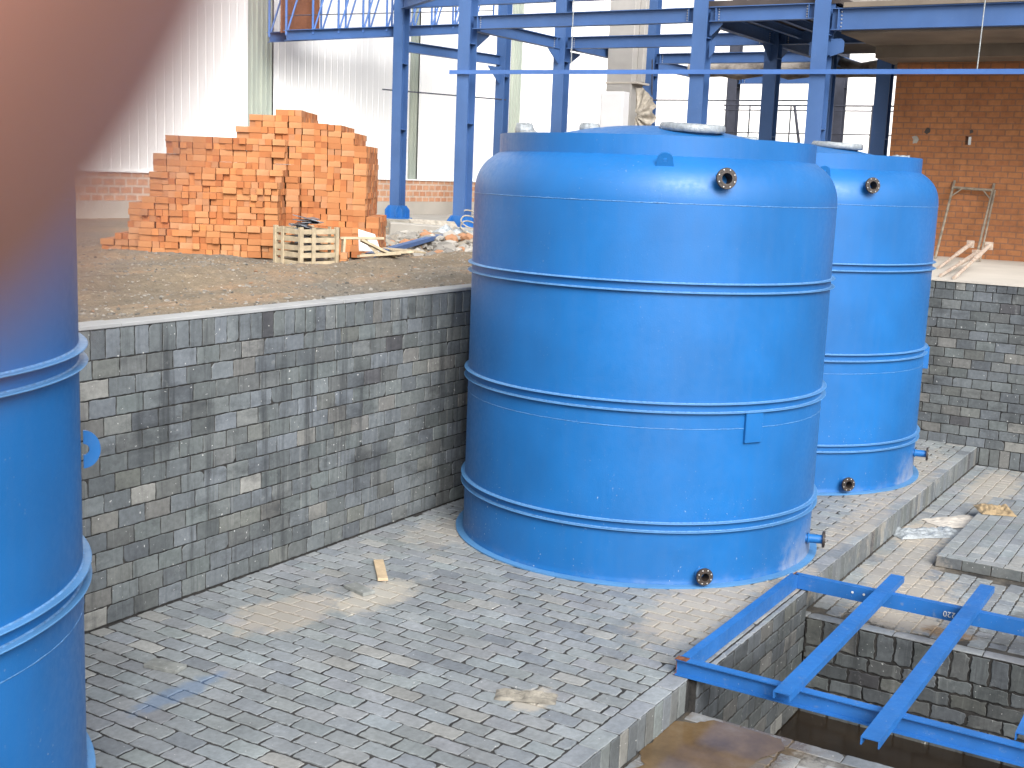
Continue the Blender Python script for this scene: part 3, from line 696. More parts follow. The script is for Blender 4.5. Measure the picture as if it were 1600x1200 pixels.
# ------------------------------------------------------------------ blue channel frame over the pit
t = thing('beam_grid', (PX0, 2.6, 0), 'bright blue steel frame of beams and cross channels laid over the water pit', 'frame')
bh = .1
mb = MB(); mb.prism([(-.004, -bh/2), (.05, -bh/2), (.05, -bh/2+.007), (.003, -bh/2+.007), (.003, bh/2-.007), (.05, bh/2-.007), (.05, bh/2), (-.004, bh/2)], (8.32, 2.6, .004+bh/2), (6.36, 2.6, .004+bh/2), (0, 0, 1))
mb.build('side_beam', 'frame', t)
for X in (6.36,):
    mb = MB(); mb.ibeam((X, 2.66, .004+bh/2), (X, -.35, .004+bh/2), .062, bh, tf=.007, tw=.007); o = mb.build('main_beam', 'frame', t)
    mb = MB(); mb.ibeam((X, 2.664, .004+bh/2), (X, 2.6602, .004+bh/2), .064, bh+.002, tf=.008, tw=.009)
    for s in (1,): mb.box((X-.034, 2.59, .1041), (X+.02, 2.662, .1065), bev=.0008); mb.build('rusty_end', 'rust', o)
X = 8.33
mb = MB(); mb.prism([(-.027, -bh/2), (.03, -bh/2), (.03, -bh/2+.006), (-.02, -bh/2+.006), (-.02, bh/2-.006), (.03, bh/2-.006), (.03, bh/2), (-.027, bh/2)], (X, -.35, .004+bh/2), (X, 2.62, .004+bh/2), (0, 0, 1))
o = mb.build('main_beam', 'frame', t)
mb = MB(); mb.box((X-.036, 2.622, .004), (X+.03, 2.628, .108)); mb.build('rusty_end', 'rust', o)
mb = MB()
for yy in (2.2, 2.12): mb.lathe([(0, 0), (.009, 0)], 14, mat=frame_mat((X-.031, yy, .062), (-1, 0, 0)))
mb.build('bolt_holes', 'chalk', o)
# chalked number "220", written upside down on the beam web and half under the channel
cu = bpy.data.curves.new('chalk_number', 'FONT'); cu.body = '220'; cu.size = .055; cu.extrude = .0004; cu.align_x = 'CENTER'; cu.align_y = 'CENTER'
tmp = bpy.data.objects.new('chalk_tmp', cu); COL.objects.link(tmp); bpy.context.view_layer.update()
cme = bpy.data.meshes.new_from_object(tmp.evaluated_get(bpy.context.evaluated_depsgraph_get())); bpy.data.objects.remove(tmp); bpy.data.curves.remove(cu)
cme.name = 'chalk_number'; cme.materials.clear(); cme.materials.append(M['chalk'])
co = bpy.data.objects.new('chalk_number', cme); COL.objects.link(co); co.parent = o
co.matrix_local = Matrix.Translation(Vector((X-.0322, 1.545, .05))-parent_world(t)) @ Matrix(((0, 0, -1, 0), (1, 0, 0, 0), (0, -1, 0, 0), (0, 0, 0, 1)))
co['label'] = 'chalked number 220, upside down'
for i, (yy, x0, x1) in enumerate(((1.975, 6.14, 8.62), (1.41, 5.87, 8.8), (.775, 6.4, 8.7))):
    mb = MB(); zb = .004+bh
    mb.channel((x0, yy-.012+rng.uniform(-.01, .01), zb+.0225), (x1, yy+rng.uniform(-.01, .01), zb+.0225), .095, .044); cc = mb.build('cross_channel', 'frame', t)
for yy in (-.3,):
    for X_ in (6.36, 8.33):
        mb = MB(); mb.box((X_-.1, yy-.1, -KH), (X_+.1, yy+.1, .004), bev=.006); tag(mb.build('concrete_block', 'concrete', loc=(X_, yy, -KH)), 'concrete block under the '+('near' if X_ < 7 else 'far')+' blue beam, out at its right-hand end', 'block')

# ------------------------------------------------------------------ small things in the yard
mb = MB(); mm = Matrix.Translation((6.76, 5.14, .004)) @ Matrix.Rotation(math.atan2(-.288, -.321), 4, 'Z')
mb.box((-.21, -.036, 0), (.21, .036, .022), mat=mm, bev=.002)
o = mb.build('wood_offcut', 'plank', loc=(6.76, 5.14, 0)); tag(o, 'short pale wooden board lying on the tiled platform between the wall and the largest tank', 'board')
def loose_tile(x, y, z, a, label):
    mb = MB(); mm = Matrix.Translation((x, y, z)) @ Matrix.Rotation(a, 4, 'Z')
    q = MB(); tiles(q, (-.11, -.052, 0), (1, 0, 0), (0, 1, 0), [(0, .225, 0, .108)], random.Random(int(x*9)), 'floor', th=.022, mi=0)
    q.v = [tuple(mm @ Vector(v)) for v in q.v]; q.box((-.1, -.045, .0), (.1, .045, .004), mat=mm)
    q.c = [(.2, .21, .2)]*len(q.c)
    tag(q.build('loose_tile', 't_plat', loc=(x, y, z), colattr=True), label, 'tile', 'loose tiles on the platform')
loose_tile(4.66, 5.05, .004, R(100), 'loose grey tile lying skewed on the platform near the slim left tank')
loose_tile(6.35, 5.0, .004, R(75), 'loose grey tile lying on the platform just in front of the short wooden board')
# crumpled paper bag
def crumple(name, c, rx, ry, h, mat, label, cat, seed, a=0, n=26, kind=None):
    mb = MB(); vs = []; mm = Matrix.Translation(c) @ Matrix.Rotation(a, 4, 'Z')
    for sgn in (1, -1):
        for j in range(n+1):
            for i in range(n+1):
                u, v = i/n*2-1, j/n*2-1; e = max(0, 1-max(abs(u), abs(v))**6)
                nn = noise.noise(Vector((u*1.8, v*1.8, seed)))*.9+noise.noise(Vector((u*5, v*5, seed+3)))*.5
                hh = h*e*(.55+nn*.9); hh = max(hh, .0015*e)
                wx = 1+.12*noise.noise(Vector((v*2, seed, 1))); wy = 1+.12*noise.noise(Vector((u*2, seed, 2)))
                vs.append(mm @ Vector((u*rx*wx, v*ry*wy, hh if sgn > 0 else .0005)))
    K = n+1; fs = []
    for s in (0, 1):
        o_ = s*K*K
        for j in range(n):
            for i in range(n):
                q = (o_+j*K+i, o_+j*K+i+1, o_+(j+1)*K+i+1, o_+(j+1)*K+i); fs.append(q if s == 0 else q[::-1])
    mb.add(vs, fs, 0, False); o = mb.build(name, mat, loc=c); tag(o, label, cat, kind=kind); return o
crumple('paper_bag', (12.02, 1.93, -KH+.1), .17, .16, .05, 'card', 'flattened brown paper bag lying on the grey floor tiles near the low raised pad', 'bag', 3, R(25), 26)
crumple('plastic_sheet', (11.15, 2.34, -KH+.003), .34, .15, .05, 'plastic', 'crumpled clear plastic sheet on the floor against the platform step', 'sheet', 11, R(-45), 40)
crumple('cement_spill', (11.75, 2.2, -KH+.003), .3, .17, .022, 'conc_pale', 'beige patch of spilt cement on the floor beside the plastic sheet', 'cement', 16, R(-35), 34)
crumple('mortar_lump', (5.55, 3.2, .003), .17, .07, .03, 'rubble', 'grey lump of dried mortar stuck on the platform in front of the largest tank', 'mortar', 8, R(115), 24)

# ------------------------------------------------------------------ brick stack
BU = Vector((.525, -.851, 0)); BV = Vector((.851, .525, 0)); BO = Vector((10.2, 9.3, HW-.03))
BH = .0682; BL = .15
def smooth(a, b, t): t = max(0, min(1, (t-a)/(b-a))); return t*t*(3-2*t)
def Htop(u, v):
    """number of courses standing at (u, v)"""
    h = 0
    if -1.52 < u < 0 and 0 <= v < 1.35:
        h = 17
        if v < .19: h = 4 if u < -1.1 else 5
        elif v < .38: h = 8 if u < -1.2 else 11 if u > -.6 else 9
        elif v < .57: h = 13 if u > -1.1 else 12
        elif v < .76: h = 17
        if u < -1.42: h = min(h, 15)
    if -1.9 < u <= -1.52 and .1 < v < 1.2: h = {0: 7, 1: 3}.get(int((-1.52-u)/.17), 2)
    if -.58 < u < .95 and .76 <= v < 1.9:
        hh = 21
        if u < -.38: hh = 19
        elif u < -.2: hh = 21
        elif u < .1: hh = 22
        elif u < .2: hh = 21
        elif u < .57: hh = 20
        elif u < .76: hh = 19
        else: hh = 17
        h = max(h, hh)
    if 0 <= u < .2 and .57 <= v < .76: h = max(h, 12)
    if .95 <= u < 1.05 and .76 < v < 1.7: h = 6
    if .2 <= u < 1.0 and .57 <= v < .76: h = max(h, 5 if u < .6 else 2)
    return h
rb = random.Random(21); placed = []
nu0, nu1, nv = -16, 10, 13
def occ(i, j, k): return k >= 0 and round(Htop((i+.5)*BL, (j+.5)*BL)*1.095) > k
for k in range(25):
    for i in range(nu0, nu1):
        for j in range(nv):
            if not occ(i, j, k): continue
            front = not occ(i, j-1, k); lft = not occ(i-1, j, k); rgt = not occ(i+1, j, k); back = not occ(i, j+1, k); top = not occ(i, j, k+1)
            if not (front or lft or rgt or back or top): continue
            head = rb.random() < .55 if not (lft or rgt) else rb.random() < .3
            sag = -.05*smooth(.2, 1.2, (i+.5)*BL)*(k/20)
            for s in (0, 1):
                uu = (i+.5)*BL; vv = (j+.5)*BL
                if head: uu += (s-.5)*BL/2
                else: vv += (s-.5)*BL/2
                if not head and s == 1 and not (top or back or lft or rgt): continue
                push = rb.uniform(-.03, .01) if uu < 0 else rb.uniform(-.01, .006) if front else rb.uniform(-.008, .008)
                if front and uu < 0 and rb.random() < .12: push -= .035
                placed.append((uu+rb.uniform(-.007, .007)+.012*noise.noise(Vector((i*.7, k*.9, 2))), vv+push, k*BH+sag*1.0+rb.uniform(-.001, .001), head, front, top, rb.uniform(-.035, .035)))
camv = Vector((0, 0, CZ))
def brick_mesh():
    mb = MB(); a, b, c = BL/2-.002, BL/4-.0015, BH-.0012; mb.box((-a, -b, 0), (a, b, c), bev=.0022)
    me = bpy.data.meshes.new('clay_brick'); me.from_pydata(mb.v, [], mb.f); me.materials.append(M['clay']); me.validate(); return me
bme = brick_mesh(); base_ang = math.atan2(BU.y, BU.x)
def bpos(p): return BO+BU*p[0]+BV*p[1]+Vector((0, 0, p[2]))
score = sorted(range(len(placed)), key=lambda q: (not placed[q][4], -(1 if not placed[q][3] else .55)/(bpos(placed[q])-camv).length**2))
indiv = set(score[:300]); bulk = MB()
zone = lambda p: 'lower' if p[2] < .5 else ('middle' if p[2] < 1.0 else 'upper')
for q, p in enumerate(placed):
    pos = bpos(p); ang = base_ang+p[6]+(math.pi/2 if p[3] else 0)
    if q in indiv:
        o = bpy.data.objects.new('clay_brick', bme); COL.objects.link(o); o.location = pos; o.rotation_euler = (0, 0, ang)
        side = 'left-hand' if p[0] < -.9 else ('middle' if p[0] < .05 else 'right-hand')
        tag(o, 'orange clay brick laid %s-on in %s courses of the stack, %s part of its front' % ('end' if p[3] else 'side', zone(p), side), 'brick',
            'bricks laid %s on, %s courses, %s part' % ('end' if p[3] else 'side', zone(p), side))
    else:
        mm = Matrix.Translation(pos) @ Matrix.Rotation(ang, 4, 'Z'); a, b, c = BL/2-.002, BL/4-.0015, BH-.0012
        g = rb.random(); col = tuple(x*(.85+.3*g) for x in rb.choice(((.30, .098, .03), (.36, .128, .04), (.42, .165, .055), (.36, .17, .08))))
        bulk.box((-a, -b, 0), (a, b, c), mat=mm, col=col)
bulk.box((-2.0, .3, 0), (-.1, 1.2, .6), mat=Matrix.Translation(BO) @ Matrix.Rotation(base_ang, 4, 'Z') @ Matrix.Diagonal((1, 1, 1, 1)), col=(.4, .15, .05)) if False else None
tag(bulk.build('brick_stack', 'claycol', loc=tuple(BO), colattr=True), 'great stepped stack of orange clay bricks on the bare earth: its upper, rear and side bricks', 'brick stack', kind='stuff')
# a few loose bricks
for i, (x, y, dz, a) in enumerate(((10.25, 8.37, 0, .5), (10.25, 8.37, BH, .62), (10.5, 8.62, 0, .1), (13.2, 10.25, 0, .5), (13.5, 10.4, 0, .45), (13.8, 10.6, 0, .55), (14.15, 10.75, 0, .5), (7.6, 12.4, 0, 2))):
    o = bpy.data.objects.new('clay_brick', bme); COL.objects.link(o); o.location = (x, y, gz(x, y)-.005+dz+(0 if i != 1 else 0)); o.rotation_euler = (0, 0, a)
    lab = ['lower of two orange bricks piled right of the wooden crate', 'upper of two orange bricks piled right of the wooden crate', 'single orange brick on the earth just behind the two piled bricks', 'nearest of the row of orange bricks behind the blue bar on the ground', 'second brick of the row behind the blue bar', 'third brick of the row behind the blue bar', 'farthest brick of the row behind the blue bar', 'single orange brick lying left of the big stack']
    tag(o, lab[i], 'brick', 'loose bricks on the earth')

# ------------------------------------------------------------------ wooden crate of scrap
cx, cy = 10.02, 8.7; cz = gz(10.0, 8.7)+.0
ct = thing('crate', (cx, cy, cz), 'slatted wooden crate heaped with grey metal offcuts, standing before the brick stack', 'crate')
ca = math.atan2(.52, .854)+R(45); S_ = .215; HC = .4
rot = Matrix.Translation((cx, cy, cz)) @ Matrix.Rotation(ca, 4, 'Z')
for sx, sy in ((1, 1), (1, -1), (-1, 1), (-1, -1)):
    mb = MB(); mb.box((sx*(S_+.012)-.021, sy*(S_+.012)-.021, 0), (sx*(S_+.012)+.021, sy*(S_+.012)+.021, HC+.012), mat=rot, bev=.002); mb.build('post', 'wood', ct)
for side in range(4):
    rm = rot @ Matrix.Rotation(side*math.pi/2, 4, 'Z')
    for k in range(5):
        z_ = .035+k*.083+rb.uniform(-.006, .006)
        mb = MB(); mm = rm @ Matrix.Rotation(rb.uniform(-.02, .02), 4, 'X')
        mb.box((S_+.006, -S_+.0125, z_-.026), (S_+.02, S_-.0125, z_+.026), mat=mm, bev=.0015); mb.build('slat', 'wood', ct)
    mb = MB(); mb.box((S_+.0225, -.1, .0), (S_+.036, -.055, HC+.01), mat=rm, bev=.0015); mb.build('batten', 'wood', ct)
mb = MB(); mb.box((-S_+.0225, -S_+.0225, .03), (S_-.0225, S_-.0225, .05), mat=rot); mb.build('base_board', 'wood', ct)
mb = MB(); r3 = random.Random(4)
for i in range(46):
    mm = rot @ Matrix.Translation((r3.uniform(-.1, .1), r3.uniform(-.1, .1), .07+.43*(i/46)+r3.uniform(0, .02))) @ Matrix.Rotation(r3.uniform(0, 6.28), 4, 'Z') @ Matrix.Rotation(r3.uniform(-.3, .3), 4, 'X') @ Matrix.Rotation(r3.uniform(-.2, .2), 4, 'Y')
    a, b = r3.uniform(.05, .095), r3.uniform(.04, .07); mb.box((-a, -b, 0), (a, b, .008), mat=mm)
o = mb.build('metal_offcuts', 'plate', loc=(cx, cy, cz+.05)); tag(o, 'heap of thin grey metal offcuts filling the wooden crate', 'scrap metal', kind='stuff')

# ------------------------------------------------------------------ debris between crate and columns
def plate_obj(name, mat, c, size, rotv, label, cat, bev=.002):
    mb = MB(); mm = Matrix.Translation(c) @ Matrix.Rotation(rotv[2], 4, 'Z') @ Matrix.Rotation(rotv[0], 4, 'X') @ Matrix.Rotation(rotv[1], 4, 'Y')
    mb.box(tuple(-s/2 for s in size), tuple(s/2 for s in size), mat=mm, bev=bev); return tag(mb.build(name, mat, loc=c), label, cat)
VA = math.atan2(.854, .52)-math.pi/2         # angle of the "to the right" direction
mb = MB(); pv = [(-.1, 0), (.14, 0), (.07, .19), (-.11, .24)]
mm = Matrix.Translation((10.72, 8.42, HW+.09)) @ Matrix.Rotation(base_ang+.15, 4, 'Z') @ Matrix.Rotation(R(-12), 4, 'X')
mb.add([mm @ Vector((x, s, z)) for s in (-.008, .008) for x, z in pv], [(0, 1, 2, 3), (7, 6, 5, 4), (0, 4, 5, 1), (1, 5, 6, 2), (2, 6, 7, 3), (3, 7, 4, 0)])
tag(mb.build('white_board', 'white', loc=(10.72, 8.42, HW)), 'white panel propped on edge in front of the brick stack', 'board')
def ibar(name, p0, p1, w, h, mat, label, cat):
    mb = MB(); mb.channel(p0, p1, w, h); return tag(mb.build(name, mat, loc=p0), label, cat)
ibar('steel_channel', (10.6, 8.3, HW+.06), (14.6, 9.98, HW+.13), .1, .05, 'steel', 'long dark blue steel channel lying across the rubble, beside the white panel', 'channel')
tr = thing('trestle', (10.4, 8.2, gz(10.4, 8.2)), 'small broken wooden trestle lying on the rubble beside the crate', 'trestle')
z_ = gz(10.4, 8.2)+.01
for (a, b) in (((10.9, 8.95, z_+.2), (11.2, 8.6, z_+.21)), ((10.88, 8.9, z_), (10.92, 8.92, z_+.19)), ((11.0, 8.75, z_+.19), (11.35, 8.55, z_+.01)), ((11.1, 8.8, z_+.2), (11.15, 8.6, z_+.02)), ((10.85, 8.66, z_+.03), (11.35, 8.5, z_+.05)), ((11.2, 8.9, z_+.02), (11.6, 8.5, z_+.06))):
    a = (a[0]-.62, a[1]-.5, a[2]); b = (b[0]-.62, b[1]-.5, b[2])
    mb = MB(); mb.prism([(-.028, -.013), (.028, -.013), (.028, .013), (-.028, .013)], a, b, (0, 0.2, 1)); mb.build('batten', 'wood', tr)
plate_obj('concrete_slab', 'concrete', (14.5, 10.2, HW+.1), (1.3, .12, .24), (0.12, .05, VA-.25), 'broken pale concrete slab lying on edge in the rubble, left of the largest tank', 'slab', .01)
plate_obj('cement_board', 'sack', (15.3, 10.75, HW+.16), (.8, .3, .02), (R(35), .05, VA+.1), 'thin cream board leaning over the end of the blue channel', 'board')
plate_obj('wooden_board', 'wood', (11.5, 8.5, HW+.07), (.6, .16, .02), (.1, .08, VA+.5), 'weathered wooden board on the rubble between the trestle and the tank', 'board')
crumple('plastic_sheet', (14.3, 9.75, HW+.06), .4, .25, .16, 'plastic', 'crumpled pale plastic sheet on the rubble heap beside the second blue column', 'sheet', 31, R(-40), 30)
mb = MB(); r4 = random.Random(8)
for i in range(620):
    x = r4.gauss(13.6, 1.3); y = r4.gauss(9.6, .75)
    if y < 8.3 or (x < 12.0): continue
    s = r4.choice((.02, .03, .04, .06, .09)); g = r4.uniform(.16, .36); hgt = .16*math.exp(-((x-14.2)/1.2)**2-((y-9.8)/.6)**2)
    lump(mb, (x, y, gz(x, y)+hgt+s*.1), (s*1.3, s, s*.7), i+50, 1, .5, col=(g, g*.94, g*.84) if r4.random() < .88 else (.33, .17, .09))
for i in range(26):
    x = r4.gauss(14.2, .8); y = r4.gauss(9.8, .4); lump(mb, (x, y, HW-.03), (.3, .25, .16), i+900, 2, .4, col=(.25, .22, .18))
tag(mb.build('rubble', 'stones', loc=(14, 9.7, HW), colattr=True), 'low heap of broken concrete and stones at the foot of the second blue column', 'rubble', kind='stuff')
mb = MB(); mb.tube([(14.4+.16*math.cos(a*1.0)*(1+.1*math.sin(3*a)), 9.52+.12*math.sin(a), HW+.2+.1*math.sin(a+.5)+.012*a) for a in [i*.3 for i in range(48)]], .011, 6)
tag(mb.build('cable_coil', 'sack', loc=(14.4, 9.5, HW+.1)), 'loose coil of pale cable on top of the rubble heap', 'cable')
mb = MB(); lump(mb, (8.9, 14.9, HW+.05), (.5, .3, .13), 77, 3, .4); tag(mb.build('stone_lump', 'rubble', loc=(8.9, 14.9, HW)), 'pale lump of concrete lying on the earth left of the brick stack', 'rubble')

# ------------------------------------------------------------------ warehouse behind
FY = 17.0; X0, X1 = 2.0, 75.0; ZT = 13.0
wh = thing('warehouse', (20, FY, HW-.03), 'long white corrugated warehouse with brick plinth and greenish translucent strips behind everything', 'warehouse')
strips = [(5.2, 5.9), (11.5, 12.2), (17.85, 18.53), (23.03, 23.36), (27.3, 27.8), (33, 33.6), (39, 39.7), (46, 46.7)]
def corr(mb, x0, x1, z0, z1, y0, pitch=.2, d=.006):
    prof = []; x = x0
    while x < x1:
        for a, b in ((0, 0), (.78, 0), (.83, -d), (.95, -d), (1.0, 0)):
            if a < 1: prof.append((x+a*pitch, y0+b))
        x += pitch
    prof.append((x1, y0)); prof = [(min(a, x1), b) for a, b in prof]
    vs = [(a, b, z0) for a, b in prof]+[(a, b, z1) for a, b in prof]; n = len(prof)
    mb.add(vs, [(i, i+1, n+i+1, n+i) for i in range(n-1)])
mb = MB(); xs = X0
for a, b in strips+[(X1, X1)]:
    corr(mb, xs, a, 2.6, ZT, FY); xs = b
mb.build('cladding', 'clad', wh)
for a, b in strips:
    mb = MB(); corr(mb, a, b, 2.6, ZT, FY+.004, .13, .03); mb.build('rooflight_strip', 'sky_strip', wh)
mb = MB(); mb.box((X0, FY+.05, HW-.2), (X1, FY+.3, ZT)); mb.build('wall_core', 'concrete', wh)
mb = MB(); mb.box((X0, FY-.02, 2.12), (X1, FY+.049, 2.598)); mb.build('brick_plinth', 'plinth', wh)
mb = MB(); mb.box((X0, FY-.06, HW-.2), (X1, FY+.048, 2.118)); mb.build('footing', 'conc_pale', wh)
mb = MB(); mb.box((X0, FY-.05, 2.598), (X1, FY+.04, 2.625)); mb.build('flashing', 'clad', wh)
mb = MB(); mb.box((X0-.2, FY-.15, ZT), (X1, FY+14, ZT+.3)); mb.build('roof', 'clad', wh)
mb = MB(); mb.box((X0, FY+.31, HW-.2), (X0+.2, FY+13.9, ZT)); mb.build('side_wall', 'clad', wh)

# ------------------------------------------------------------------ steel structure
sb = thing('steel_building', (17.3, 8, HW), 'unfinished blue steel building frame of columns and bolted beams behind the tanks', 'steel frame')
def column(x, y, zt=8.0, w_=.226, foot=True, zb=None, mat='steel'):
    zb = HW if zb is None else zb
    mb = MB(); mb.ibeam((x, y, zb), (x, y, zt), w_, w_, (1, 0, 0), tf=.016, tw=.011)
    c = mb.build('column', mat, sb)
    mb = MB(); zs_ = [3.62, 4.9, 6.2]
    for z in zs_: mb.box((x-w_/2+.0165, y-w_/2+.004, z), (x+w_/2-.0165, y+w_/2-.004, z+.012))
    mb.build('stiffener', mat, c)
    if foot:
        mb = MB(); q = .22; mb.box((x-q, y-q, zb-.02), (x+q, y+q, zb+.025))
        for s in (-1, 1):       # trapezoid gussets clasping the foot
            for ax in (0, 1):
                pts = [(-q, 0), (q, 0), (q, .15), (q*.62, .24), (-q*.62, .24), (-q, .15)]
                off = s*(w_/2+.008)
                if ax == 0: vs = [(x+off+e, y+a, zb+.026+b) for e in (-.0065, .0065) for a, b in pts]
                else: vs = [(x+a*.98, y+off+e, zb+.026+b) for e in (-.0065, .0065) for a, b in pts]
                n = 6; mb.add(vs, [tuple(range(n)), tuple(range(2*n-1, n-1, -1))]+[(i, n+i, n+(i+1) % n, (i+1) % n) for i in range(n)])
        mb.build('foot_bracket', 'frame', c)
    return c
def beam(p0, p1, h=.21, w_=.13, mat='steel', plates=True, zc=None):
    mb = MB(); mb.ibeam(p0, p1, w_, h, tf=.012, tw=.009); b = mb.build('beam', mat, sb)
    if plates:
        d = (Vector(p1)-Vector(p0)).normalized()
        side = Vector((0, 0, 1)).cross(d)
        for P, s in ((Vector(p0), 1), (Vector(p1), -1)):
            c = P+d*s*.1; mb = MB(); bb = MB()
            a_ = d*.006; u_ = side*.062; z_ = Vector((0, 0, h/2-.015))
            vs = [c+sx*a_+sy*u_+sz*z_ for sx in (-1, 1) for sy in (-1, 1) for sz in (-1, 1)]
            mb.add(vs, [(0, 1, 3, 2), (4, 6, 7, 5), (0, 4, 5, 1), (2, 3, 7, 6), (0, 2, 6, 4), (1, 5, 7, 3)])
            for q in (-1, 1):
                for k in range(5):
                    bp = P+d*s*.135+side*q*.006+Vector((0, 0, (k-2)*h*.17)); bb.lathe([(0, .012), (.009, .012), (.011, 0)], 6, mat=frame_mat(bp, side*q), smooth=False)
            ep = mb.build('end_plate', mat, b); bb.build('bolts', 'bolt', ep)
    return b
R1, R2, R3 = 17.3, 20.3, 23.3
hc = .113
colsB = [(R1, 11.62), (R1, 7.49), (R1, 5.68), (R1, .6), (R1, -3.4)]
for x, y in colsB: column(x, y)
for x, y in ((R2, 15.22), (R2, 11.54), (R2, 7.49), (R2, 5.6)): column(x, y)
for x, y in ((R3, 14.7), (R3, 11.16), (R3, 7.49)): column(x, y)
column(26.3, 10.56, mat='darkrail', foot=False); column(26.3, 8.17, mat='darkrail', foot=False)
zT = 5.34
def row(x, ys, zt=zT, h=.21):
    for a, b in zip(ys[:-1], ys[1:]): beam((x, a-hc, zt-h/2), (x, b+hc, zt-h/2), h)
row(R1, [11.62, 7.49, 5.68]); row(R1, [5.68, .6, -3.4], 5.26, .29)
row(R2, [11.54, 7.49, 5.6]); row(R3, [11.16, 7.49], 5.34, .2)
row(R2, [15.22, 11.54, 7.49], 6.2, .23); row(26.3, [10.56, 8.17], 5.2)
row(R1, [11.62, 7.49], 6.0, .21)
for y in (11.58, 7.49, 5.63):      # beams running away from the camera
    beam((R1+hc, y, 5.22), (R2-hc, y, 5.22), .2, .12); 
for y in (11.4, 7.49): beam((R2+hc, y, 5.22), (R3-hc, y, 5.22), .2, .12, plates=False); beam((R3+hc, y, 5.2), (26.2, y, 5.2), .2, .12, plates=False)
for y in (7.0, 6.5, 6.05): beam((R1+.08, y, 5.26), (R2-.08, y, 5.26), .12, .07, plates=False)
beam((R1+.1, 11.65, 5.9), (R2-.1, 15.1, 6.05), .2, .12, plates=False)
# haunches and gusset plates under the beams
def gusset(x, y, z, sx, sy, a=.28, h=.28, t=.012):
    mb = MB()
    if sy: pts = [(x, y, z), (x, y+sy*a, z), (x, y+sy*a*.95, z-.03), (x, y+sy*.03, z-h), (x, y, z-h)]; off = (t, 0, 0)
    else: pts = [(x, y, z), (x+sx*a, y, z), (x+sx*a*.95, y, z-.03), (x+sx*.03, y, z-h), (x, y, z-h)]; off = (0, t, 0)
    vs = [tuple(p) for p in pts]+[tuple(c+o_ for c, o_ in zip(p, off)) for p in pts]; n = 5
    mb.add(vs, [tuple(range(n)), tuple(range(2*n-1, n-1, -1))]+[(i, n+i, n+(i+1) % n, (i+1) % n) for i in range(n)]); mb.build('gusset', 'steel', sb)
for y in (11.62, 7.49, 5.68): gusset(R1+hc, y-.03, 5.11, 1, 0, .5, .3)
for y in (7.49,): gusset(R1, y-hc, 5.12, 0, -1, .2, .18)
for y in (11.54, 7.49): gusset(R2+hc, y, 5.11, 1, 0, .6, .3); gusset(R2-hc, y, 5.11, -1, 0, .4, .25)
gusset(R3-hc, 14.7, 5.1, -1, 0, .5, .35); beam((R2+.1, 15.2, 5.25), (R3-.1, 14.75, 5.25), .2, .12, plates=False)
# bolted splice plates standing out either side of the columns
for (x, y) in ((R1, 5.68), (R1, 7.49)):
    mb = MB(); z = 4.62
    pts = [(-hc-.001, z), (-.3, z+.06), (-.3, z+.2), (-.26, z+.24), (-hc-.001, z+.24)] if y < 7 else [(-hc-.001, z), (-.16, z+.05), (-.2, z+.1), (-.2, z+.24), (-hc-.001, z+.24)]
    vs = [(x+.02+o_, y+a, b) for o_ in (0, .014) for a, b in pts]; n = 5
    mb.add(vs, [tuple(range(n)), tuple(range(2*n-1, n-1, -1))]+[(i, n+i, n+(i+1) % n, (i+1) % n) for i in range(n)])
    if y < 7: mb.box((x+.02, y-hc-.001, z+.02), (x+.034, y+.19, z+.2))
    mb.build('splice_plate', 'steel', sb)
# decks
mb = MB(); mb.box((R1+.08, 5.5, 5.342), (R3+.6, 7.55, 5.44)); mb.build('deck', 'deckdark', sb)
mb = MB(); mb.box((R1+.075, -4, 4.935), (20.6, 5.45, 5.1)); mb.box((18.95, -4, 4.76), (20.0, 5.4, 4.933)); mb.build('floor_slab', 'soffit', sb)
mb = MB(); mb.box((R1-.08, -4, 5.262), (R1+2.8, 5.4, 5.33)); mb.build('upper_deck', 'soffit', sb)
# long rail clipped to the fronts of the columns
mb = MB(); mb.prism([(-.004, -.03), (.022, -.03), (.022, .026), (-.018, .026), (-.018, .03), (.026, .03), (.026, -.034), (-.004, -.034)], (R1-hc-.03, 11.85, 4.445), (R1-hc-.03, -3.5, 4.34), (0, 0, 1)); mb.build('rail', 'rail', sb)
for p0, p1 in (((R2-.02, 15.65, 4.41), (R3, 14.6, 4.42)), ((R3-.12, 11.3, 4.42), (R3-.12, 7.4, 4.42))):
    mb = MB(); mb.tube([p0, p1], .014, 8); mb.build('tie_rod', 'darkrail', sb)
for (y0, y1, z1) in ((9.58, 9.6, 7.4), (3.55, 3.5, 7.4)):
    mb = MB(); mb.tube([(R1-hc-.035, y0, 4.4), (R1-hc-.035, y1, z1)], .008, 8); mb.build('hanger_rod', 'plastic', sb)
mb = MB(); mb.tube([(R3-.3, 11.0, 5.2), (R3+.05, 11.1, 4.0)], .014, 6); mb.tube([(25.5, 8.6, 3.2), (25.9, 9.0, 4.5)], .03, 6); mb.build('brace_rod', 'darkrail', sb)
# railing at the back
rl = thing('railing', (25.4, 8, HW), 'thin dark steel railing between the rear columns of the blue frame', 'railing')
for z in (4.47, 4.37, 3.9):
    mb = MB(); mb.tube([(25.4, 10.4, z), (25.4, 6.2, z)], .016 if z > 4.4 else .012, 8); mb.build('bar', 'darkrail', rl)
for y in (10.3, 9.8, 8.9, 8.0, 7.2, 6.4):
    mb = MB(); mb.tube([(25.4, y, HW-.03), (25.4, y, 4.48)], .016, 8); mb.build('post', 'darkrail', rl)
